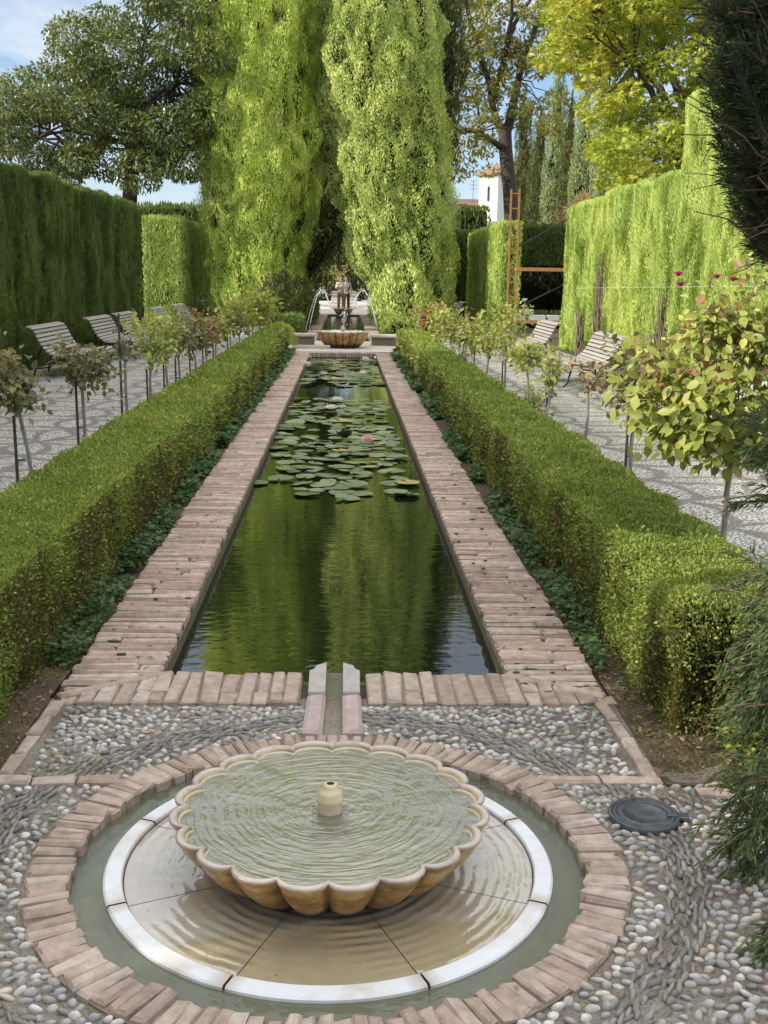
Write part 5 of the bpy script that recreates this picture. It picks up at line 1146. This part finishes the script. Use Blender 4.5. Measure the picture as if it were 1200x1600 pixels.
# ------------------------------------------------------------------ scaffold
m_or = plain('weathered orange paint', (.42, .20, .06), .6, .3, 12); m_cable = plain('dark steel cable', (.05, .05, .05), .6)
sc = thing('scaffold', 'orange steel scaffold frame with crossed braces in front of the dark hollow', 'scaffold', (5.0, 33.2, 0)); S1 = np.array([5.0, 33.2, 0]); Ysc = 33.2
def Q(px, py, dy=0.): return onY(px, py, Ysc+dy)-S1
xl, xr = Q(797, 400)[0], Q(807, 400)[0]
b = MB()
for x in (xl-.03, xr+.02): bar(b, (x, 0, 0), (x, 0, 4.25), .05)
for z in np.arange(.35, 4.3, .42): bar(b, (xl-.03, 0, z), (xr+.02, 0, z), .035)
b.build('ladder_frame', m_or, sc)
b = MB(); x2 = Q(918, 330)[0]
for x in (x2-.1, x2+.12): bar(b, (x, .3, 0), (x, .3, 4.3), .05)
for z in np.arange(.5, 4.4, .5): bar(b, (x2-.1, .3, z), (x2+.12, .3, z), .035)
b.build('ladder_frame', m_or, sc)
zb = Q(840, 421)[2]; b = MB(); box(b, ((xr+x2)/2, .1, zb), (x2-xr, .5, .10), 0, 0); b.build('platform_beam', m_or, sc)
zb2 = Q(830, 503)[2]; b = MB(); box(b, ((xr+x2)/2-.2, .1, zb2), (x2-xr-.3, .3, .08)); b.build('bottom_beam', m_or, sc)
for a, c in (((812, 327), (905, 383)), ((806, 388), (915, 325)), ((806, 482), (890, 440))):
    b = MB(); bar(b, Q(*a), Q(*c, .3), .03); b.build('brace', m_cable, sc)
m_blk = plain('pale stone block', (.50, .48, .45), .8, .2, 6)
for px, py, s, lab in ((812, 497, .34, 'pale stone block at the left of the row on the scaffold beam'), (838, 498, .5, 'pale stone block in the middle of the row on the scaffold beam'), (864, 498, .34, 'pale stone block at the right of the row on the scaffold beam'), (822, 487, .36, 'pale stone block lying on top of the left two')):
    p = onY(px, py, Ysc+.1); p[2] = zb2+.04+(.085 if py > 490 else .245); b = MB(); box(b, (0, 0, 0), (s, .3, .155), 0, 0, .01); o = b.build('stone_block', m_blk, None, p); tag(o, lab, 'stone block')
b = MB(); 
p0, p1 = onX(900, 450, 5.4), onX(1200, 447, 5.35); tube(b, [p0, (p0+p1)/2, p1], .0028, 5); tag(b.build('guide_wire', plain('pale wire', (.6, .6, .58), .5)), 'thin pale wire stretched across the sunlit right hedge', 'wire')
o = sc
# ------------------------------------------------------------------ buildings
def plaster(name, c): return plain(name, c, .9, .08, 2, .2, .01)
m_wh = plaster('white limewashed wall', (.74, .71, .66)); m_cr = plaster('cream wall', (.62, .52, .40))
def tilemat(name, c):
    m, nt, o = newmat(name); v = coord(nt); s = nd(nt, 'ShaderNodeSeparateXYZ', {0: v}); n = noise(nt, v, 3, 5)
    wv = mt(nt, 'SINE', mt(nt, 'MULTIPLY', mt(nt, 'ADD', s.outputs[0], s.outputs[1]), 22.)); col = mix(nt, mt(nt, 'MULTIPLY_ADD', n, 1.6, -.3, clamp=True), tuple(x*.6 for x in c), c); col = mix(nt, mt(nt, 'MULTIPLY_ADD', wv, .25, .25), col, tuple(x*.45 for x in c))
    return fin(m, nt, o, bsdf(nt, col, .85, bump(nt, wv, .6, .06)))
m_tile = tilemat('terracotta roof tiles', (.40, .24, .15)); m_tile2 = tilemat('brown roof tiles', (.23, .15, .11))
Yt = 110.; tw = thing('white_tower', 'white tower house with a hipped tile roof behind the mottled trunk', 'building', (0, Yt, 0))
xa = onY(752, 320, Yt)[0]; xb = onY(777, 320, Yt)[0]; xc = xb+3.6; ze = onY(770, 273, Yt)[2]
# turned so that two faces show: corner towards the viewer
def prism(mb, foot, z0, z1, mi=0):
    q = len(foot); V = [(x, y, z0) for x, y in foot]+[(x, y, z1) for x, y in foot]; mb.addl(V, [[i, (i+1) % q, q+(i+1) % q, q+i] for i in range(q)]+[list(range(q, 2*q))], mi)
foot = [(xa, 2.2), (xb, 0.), (xb+4.2, 2.4), (xb+2.6, 4.6)]
b = MB(); prism(b, foot, -2, ze); b.build('wall', m_wh, tw)
b = MB(); cx_, cy_ = np.mean(foot, axis=0); ov = [((x-cx_)*1.14+cx_, (y-cy_)*1.14+cy_) for x, y in foot]; V = [(x, y, ze+.02) for x, y in ov]+[(x, y, ze+.2) for x, y in ov]+[(cx_, cy_, ze+1.75)]
b.addl(V, [[i, (i+1) % 4, 4+(i+1) % 4, 4+i] for i in range(4)]+[[4+i, 4+(i+1) % 4, 8] for i in range(4)]+[[3, 2, 1, 0]], 0); b.build('roof', m_tile, tw)
fx = .55; wx, wy = xa+(xb-xa)*fx, 2.2-2.2*fx; z1, z2 = onY(765, 313, Yt)[2], onY(765, 290, Yt)[2]
b = MB(); bar(b, (wx, wy-.02, z1), (wx, wy-.02, z2), .36, .12); b.build('window', plain('dark window recess', (.10, .09, .08), .5), tw)
b = MB(); xs0 = onY(744, 350, Yt-6)[0]; box(b, (xs0+1.2, -5, onY(750, 345, Yt-6)[2]/2), (2.2, 2, onY(750, 345, Yt-6)[2])); b.build('annex', m_cr, tw)
Yh = 130.; hx0, hx1 = onY(690, 330, Yh)[0], onY(757, 330, Yh)[0]; zt_, ze_ = onY(720, 308, Yh)[2], onY(720, 320, Yh)[2]
lh = thing('low_house', 'low white house with a long brown tile roof left of the tower', 'building', (0, Yh, 0))
b = MB(); box(b, ((hx0+hx1)/2, 3, ze_/2-1), (hx1-hx0, 6, ze_+2)); b.build('wall', m_wh, lh)
b = MB(); V = [(hx0-.3, -.5, ze_+.02), (hx1+.3, -.5, ze_+.02), (hx1+.3, 3, zt_), (hx0-.3, 3, zt_), (hx0-.3, 6.5, ze_+.02), (hx1+.3, 6.5, ze_+.02)]; b.addl(V, [[0, 1, 2, 3], [3, 2, 5, 4]], 0); b.build('roof', m_tile2, lh)
b = MB()
for k in range(5): bar(b, (hx0+1+k*.9, -.04, ze_-1.3), (hx0+1+k*.9, -.04, ze_-.6), .4, .06)
b.build('window', plain('dark panes', (.12, .12, .13), .3), lh)
ch_ = thing('cream_house', 'small cream house between the low white house and the tower', 'building', (0, 118, 0)); xq0, xq1 = onY(735, 330, 118)[0], onY(755, 330, 118)[0]; zq = onY(745, 324, 118)[2]
b = MB(); box(b, ((xq0+xq1)/2, 2, zq/2), (xq1-xq0, 4, zq)); b.build('wall', m_cr, ch_); b = MB(); V = [(xq0-.1, -.3, zq+.02), (xq1+.1, -.3, zq+.02), (xq1+.1, 2, zq+.55), (xq0-.1, 2, zq+.55)]; b.add(V, [[0, 1, 2, 3]]); b.build('roof', m_tile, ch_)
th_ = thing('turret_house', 'small tile roofed turret at the edge of the lumpy cypress', 'building', (0, 140, 0)); xq0, xq1 = onY(680, 290, 140)[0], onY(700, 290, 140)[0]; zq = onY(690, 290, 140)[2]
b = MB(); box(b, ((xq0+xq1)/2, 1, zq/2), (xq1-xq0-.4, 2, zq)); b.build('wall', m_wh, th_); b = MB(); V = [(xq0, -.4, zq), (xq1, -.4, zq), (xq1, 2.4, zq), (xq0, 2.4, zq), ((xq0+xq1)/2, 1, zq+.8)]; b.addl(V, [[0, 1, 4], [1, 2, 4], [2, 3, 4], [3, 0, 4], [3, 2, 1, 0]], 0); b.build('roof', m_tile, th_)
an = onY(739, 309, 129.5); t = thing('aerial', 'thin roof aerial on the low white house', 'aerial', an); b = MB(); tube(b, [(0, 0, -.6), (0, 0, 1.9)], .03, 5)
for z in (1.8, 1.4, 1.0): bar(b, (-.4, 0, z), (.4, 0, z), .03)
b.build('mast', m_cable, t)
hedge('tall_hedge', 'pale distant hedge line below the sky at the left', 'hedge', -40, -9.5, 95, 100, 4.6, m_bush, m_core, 'cyp', .3, .004, 1., {'ym': 1, 'top': .4}, .3, .5, .5, aspect=.5)

# ------------------------------------------------------------------ far fountain, second pool, jets, people
f2 = fountain('scalloped_fountain', 'distant smaller looking scalloped bowl fountain at the far end of the pool', (-.005, 27.15, .06), 1.39)
f2.scale = (1.39, 1.39, 2.1)
b = MB(); V, F = ICO2; 
m_foam = plain('white splashing water', (.80, .84, .88), .3, .1, 30, .8, .02)
for k in range(46):
    a, r = rng.uniform(0, 6.28), .5*math.sqrt(rng.random()); b.add(ICO1[0]*[.05, .05, rng.uniform(.01, .04)]+[r*math.cos(a), r*math.sin(a), 0], ICO1[1], 0, True)
o = b.build('foam', m_foam, None, (-.005, 27.15, .37)); tag(o, 'white churned water splashing in the distant bowl', 'splash', None, 'stuff')
m_st = plain('pale worn stone', (.46, .42, .37), .8, .25, 4)
for x0, x1, lab in ((-2.0, -.72, 'low stone ledge left of the distant fountain'), (.72, 2.0, 'low stone ledge right of the distant fountain')):
    t = thing('stone_ledge', lab, 'ledge', ((x0+x1)/2, 28.2, 0)); b = MB(); box(b, (0, 0, .10), (x1-x0, .35, .22)); b.build('base', plain('shadowed stone base', (.20, .17, .13), .9), t); b = MB(); box(b, (0, 0, .245), (x1-x0+.08, .5, .06), 0, 0, .01); b.build('slab', m_st, t)
b = MB(); box(b, (-.75, 26.6, .04), (.9, .22, .08), 0, 0, .01); tag(b.build('stone_step', m_st), 'low pale stone step left of the distant bowl', 'step')
p2 = thing('brick_pool_edging', 'second narrow pool edging beyond the distant fountain', 'pool edging', (0, 30.2, 0))
for s in (-1, 1): coping_side(s, 30.2, 52.3, p2, 30.2)
b = MB()
for s in (-1, 1): box(b, (s*(PW+.02), 11, -.2), (.034, 22, .34))
box(b, (0, 22.11, -.2), (1.48, .03, .386)); box(b, (0, -.05, -.2), (1.48, .034, .36)); b.build('pool_wall', m_wall, p2)
b = MB(); b.add([(-PW, 30.0, -.06), (PW, 30.0, -.06), (PW, 52.3, -.06), (-PW, 52.3, -.06)], [[0, 1, 2, 3]]); tag(b.build('second_pool_water', m_pool), kind='structure')
sheet('far_path', -2.0, 2.0, 52.3, 83.5, -.005, m_far)
f3 = dup(f2, (-.02, 52.9, .02), 0, 'small pale bowl on the axis at the feet of the two people', (1.05, 1.05, 1.5))
st = thing('stone_steps', 'pale stone steps rising beyond the two people', 'steps', (0, 62, 0))
for k in range(5): b = MB(); box(b, (0, k*1.6+.8, .09+.085*k), (1.5, 1.6+.01*k, .18+.17*k), 0, 0, .01); b.build('step', m_far, st)
def watm():
    m, nt, o = newmat('falling water'); v = coord(nt); n = noise(nt, v, 14, 3)
    return fin(m, nt, o, nd(nt, 'ShaderNodeMixShader', {0: .45, 1: bsdf(nt, (.85, .88, .9), .15).outputs[0], 2: nd(nt, 'ShaderNodeBsdfTransparent', {0: (1, 1, 1)}).outputs[0]}))
m_jet = watm()
def jet(lab, pts, Y):
    P = [onY(px, py, Y) for px, py in pts]; P = np.array(P); k = len(P); s = np.linspace(0, 1, 40); c = np.stack([np.interp(s, np.linspace(0, 1, k), P[:, i]) for i in range(3)], 1)
    # smooth the path
    for _ in range(4): c[1:-1] = (c[:-2]+c[1:-1]*2+c[2:])/4
    o0 = c[0].copy(); b = MB(); tube(b, c-o0, .0065+.006*np.abs(np.sin(np.arange(40)*1.7))*np.linspace(.1, 1.2, 40), 6)
    for i in range(60): q = c[rng.integers(12, 40)]-o0; b.add(ICO1[0]*rng.uniform(.006, .015)+q+rng.normal(0, .05, 3), ICO1[1], 0, True)
    tag(b.build('water_jet', m_jet, None, o0), lab, 'water jet', 'arching water jets')
jet('left outer water jet arching over the second pool', [(476, 522), (484, 490), (491, 466), (499, 455), (505, 453), (510, 460), (515, 475)], 31.)
jet('left inner water jet rising beside the outer one', [(482, 520), (488, 490), (495, 463), (502, 453), (508, 456), (512, 468), (516, 480)], 33.)
jet('tallest right water jet arching back to the pool', [(589, 518), (584, 490), (580, 473), (574, 459), (568, 453), (562, 456), (556, 466), (552, 482)], 31.)
jet('lower right water jet arching inside the tallest one', [(590, 512), (585, 490), (581, 477), (576, 470), (571, 469), (564, 471), (557, 482)], 34.)
jet('straight central water jet rising from the distant bowl', [(537, 513), (537.3, 507), (537.7, 500), (538, 493), (538.2, 487)], 27.15)

def skin(name, joints, edges, m, parent, root=0, sub=2):
    me = bpy.data.meshes.new(name); me.from_pydata([j[0] for j in joints], edges, []); o = bpy.data.objects.new(name, me); C.objects.link(o); o.parent = parent
    md = o.modifiers.new('skin', 'SKIN'); md.use_smooth_shade = True
    for i, j in enumerate(joints):
        sv = me.skin_vertices[0].data[i]; r = j[1]; sv.radius = (r, r) if np.isscalar(r) else r; sv.use_root = (i == root)
    s = o.modifiers.new('sub', 'SUBSURF'); s.levels = sub; s.render_levels = sub; me.materials.append(m); return o
m_skin = plain('skin', (.52, .33, .25), .6, .1); m_hair = plain('dark hair', (.06, .04, .03), .7)
def person(label, loc, rz, mshirt, mtrous, raised=True, scale=1.):
    t = thing('person', label, 'person', loc, rz)
    # local: faces -y
    J = [((0, 0, .96), (.12, .09)), ((0, .01, 1.15), (.12, .085)), ((0, .01, 1.36), (.13, .09)), ((0, .01, 1.47), .055), ((0, -.01, 1.55), .055), ((0, -.02, 1.63), (.078, .09)), ((0, -.015, 1.72), (.07, .082))]; Ed = [(0, 1), (1, 2), (2, 3), (3, 4), (4, 5), (5, 6)]
    J.append(((0, -.115, 1.625), .016)); Ed.append((5, 7))        # nose
    for s in (-1, 1): J.append(((s*.082, .0, 1.63), .018)); Ed.append((5, len(J)-1))   # ears
    for s in (-1, 1):
        k = len(J); J += [((s*.10, 0, .90), .082), ((s*.11, -.015, .50), .056), ((s*.12, .01, .09), .042), ((s*.13, -.14, .04), .036)]; Ed += [(0, k), (k, k+1), (k+1, k+2), (k+2, k+3)]
        k = len(J)
        if raised: arm = [((s*.185, .01, 1.41), .052), ((s*.235, -.09, 1.17), .042), ((s*.10, -.23, 1.38), .030), ((s*.055, -.25, 1.45), .026)]
        else: arm = [((s*.185, .01, 1.41), .052), ((s*.235, .02, 1.13), .042), ((s*.24, -.06, .90), .030), ((s*.24, -.08, .82), .028)]
        J += arm; Ed += [(2, k), (k, k+1), (k+1, k+2), (k+2, k+3)]
        h = np.array(arm[3][0]); dr = nrm(np.array(arm[3][0])-np.array(arm[2][0]))
        for q in range(4): i = len(J); a = h+dr*.05+np.array([s*(q-1.5)*.016, 0, 0]); J += [(tuple(a), .010), (tuple(a+dr*(.035-.006*abs(q-1.3))+np.array([0, -.012, 0])), .008)]; Ed += [(k+3, i), (i, i+1)]
        i = len(J); a = h+dr*.015+np.array([-s*.03, -.01, 0]); J += [(tuple(a), .011), (tuple(a+dr*.03+np.array([-s*.012, -.01, 0])), .009)]; Ed += [(k+3, i), (i, i+1)]
    skin('body', J, Ed, m_skin, t)
    Js = [((0, 0, .93), (.145, .11)), ((0, .01, 1.15), (.145, .108)), ((0, .01, 1.37), (.15, .11)), ((0, .012, 1.455), .075)]; Es = [(0, 1), (1, 2), (2, 3)]
    for s in (-1, 1):
        k = len(Js)
        if raised: Js += [((s*.19, .01, 1.405), .068), ((s*.24, -.09, 1.17), .056), ((s*.14, -.19, 1.315), .045)]
        else: Js += [((s*.19, .01, 1.405), .068), ((s*.24, .02, 1.13), .056), ((s*.24, -.045, .95), .045)]
        Es += [(2, k), (k, k+1), (k+1, k+2)]
    skin('shirt', Js, Es, mshirt, t)
    Jt = [((0, 0, .98), (.142, .11))]; Et = []
    for s in (-1, 1): k = len(Jt); Jt += [((s*.10, 0, .88), .10), ((s*.11, -.015, .50), .078), ((s*.12, .008, .10), .066)]; Et += [(0, k), (k, k+1), (k+1, k+2)]
    skin('trousers', Jt, Et, mtrous, t)
    b = MB(); V, F = ICO2; V2 = V.copy(); V2 = V2*[.092, .105, .095]+[0, .012, 1.695]; b.add(V2, [f for f in F if np.mean(V[f][:, 2]) > -.15 or np.mean(V[f][:, 1]) > .35], 0, True); b.build('hair', m_hair, t)
    for s in (-1, 1): b = MB(); b.add(ICO1[0]*.014+[s*.032, -.098, 1.65], ICO1[1], 0, True); b.build('eye', m_hole, t)
    b = MB(); b.add(ICO1[0]*[.026, .012, .008]+[0, -.104, 1.583], ICO1[1], 0, True); b.build('mouth', plain('lips', (.35, .12, .10), .5), t)
    for s in (-1, 1): b = MB(); b.add(ICO2[0]*[.05, .12, .045]+[s*.125, -.07, .04], ICO2[1], 0, True); b.build('shoe', m_hole, t)
    t.scale = (scale,)*3; return t
cl_ = lambda n, c: plain(n, c, .9, .15, 8)
person('person in a pale shirt and brown trousers raising both hands to the face', (-.14, 54.9, 0), 0., cl_('pale shirt cloth', (.62, .54, .48)), cl_('brown trouser cloth', (.24, .16, .11)), True, 1.0)
person('person in dark grey clothes standing behind the one in a pale shirt', (.12, 56.0, 0), R(-15), cl_('grey shirt cloth', (.26, .24, .24)), cl_('charcoal trouser cloth', (.05, .048, .05)), False, .98)
# salmon flowers behind the people
t = rose('salmon flowered rose behind the people at the end of the axis', -.25, 60., 1.2, 2.35, .45, 150, m_rosey, .12, flowers=[(rng.normal(0, .22), rng.normal(0, .2), rng.uniform(1.75, 2.3), .13, m_orange) for _ in range(6)])

print('objects', len(bpy.data.objects), 'faces', sum(len(m.polygons) for m in bpy.data.meshes))
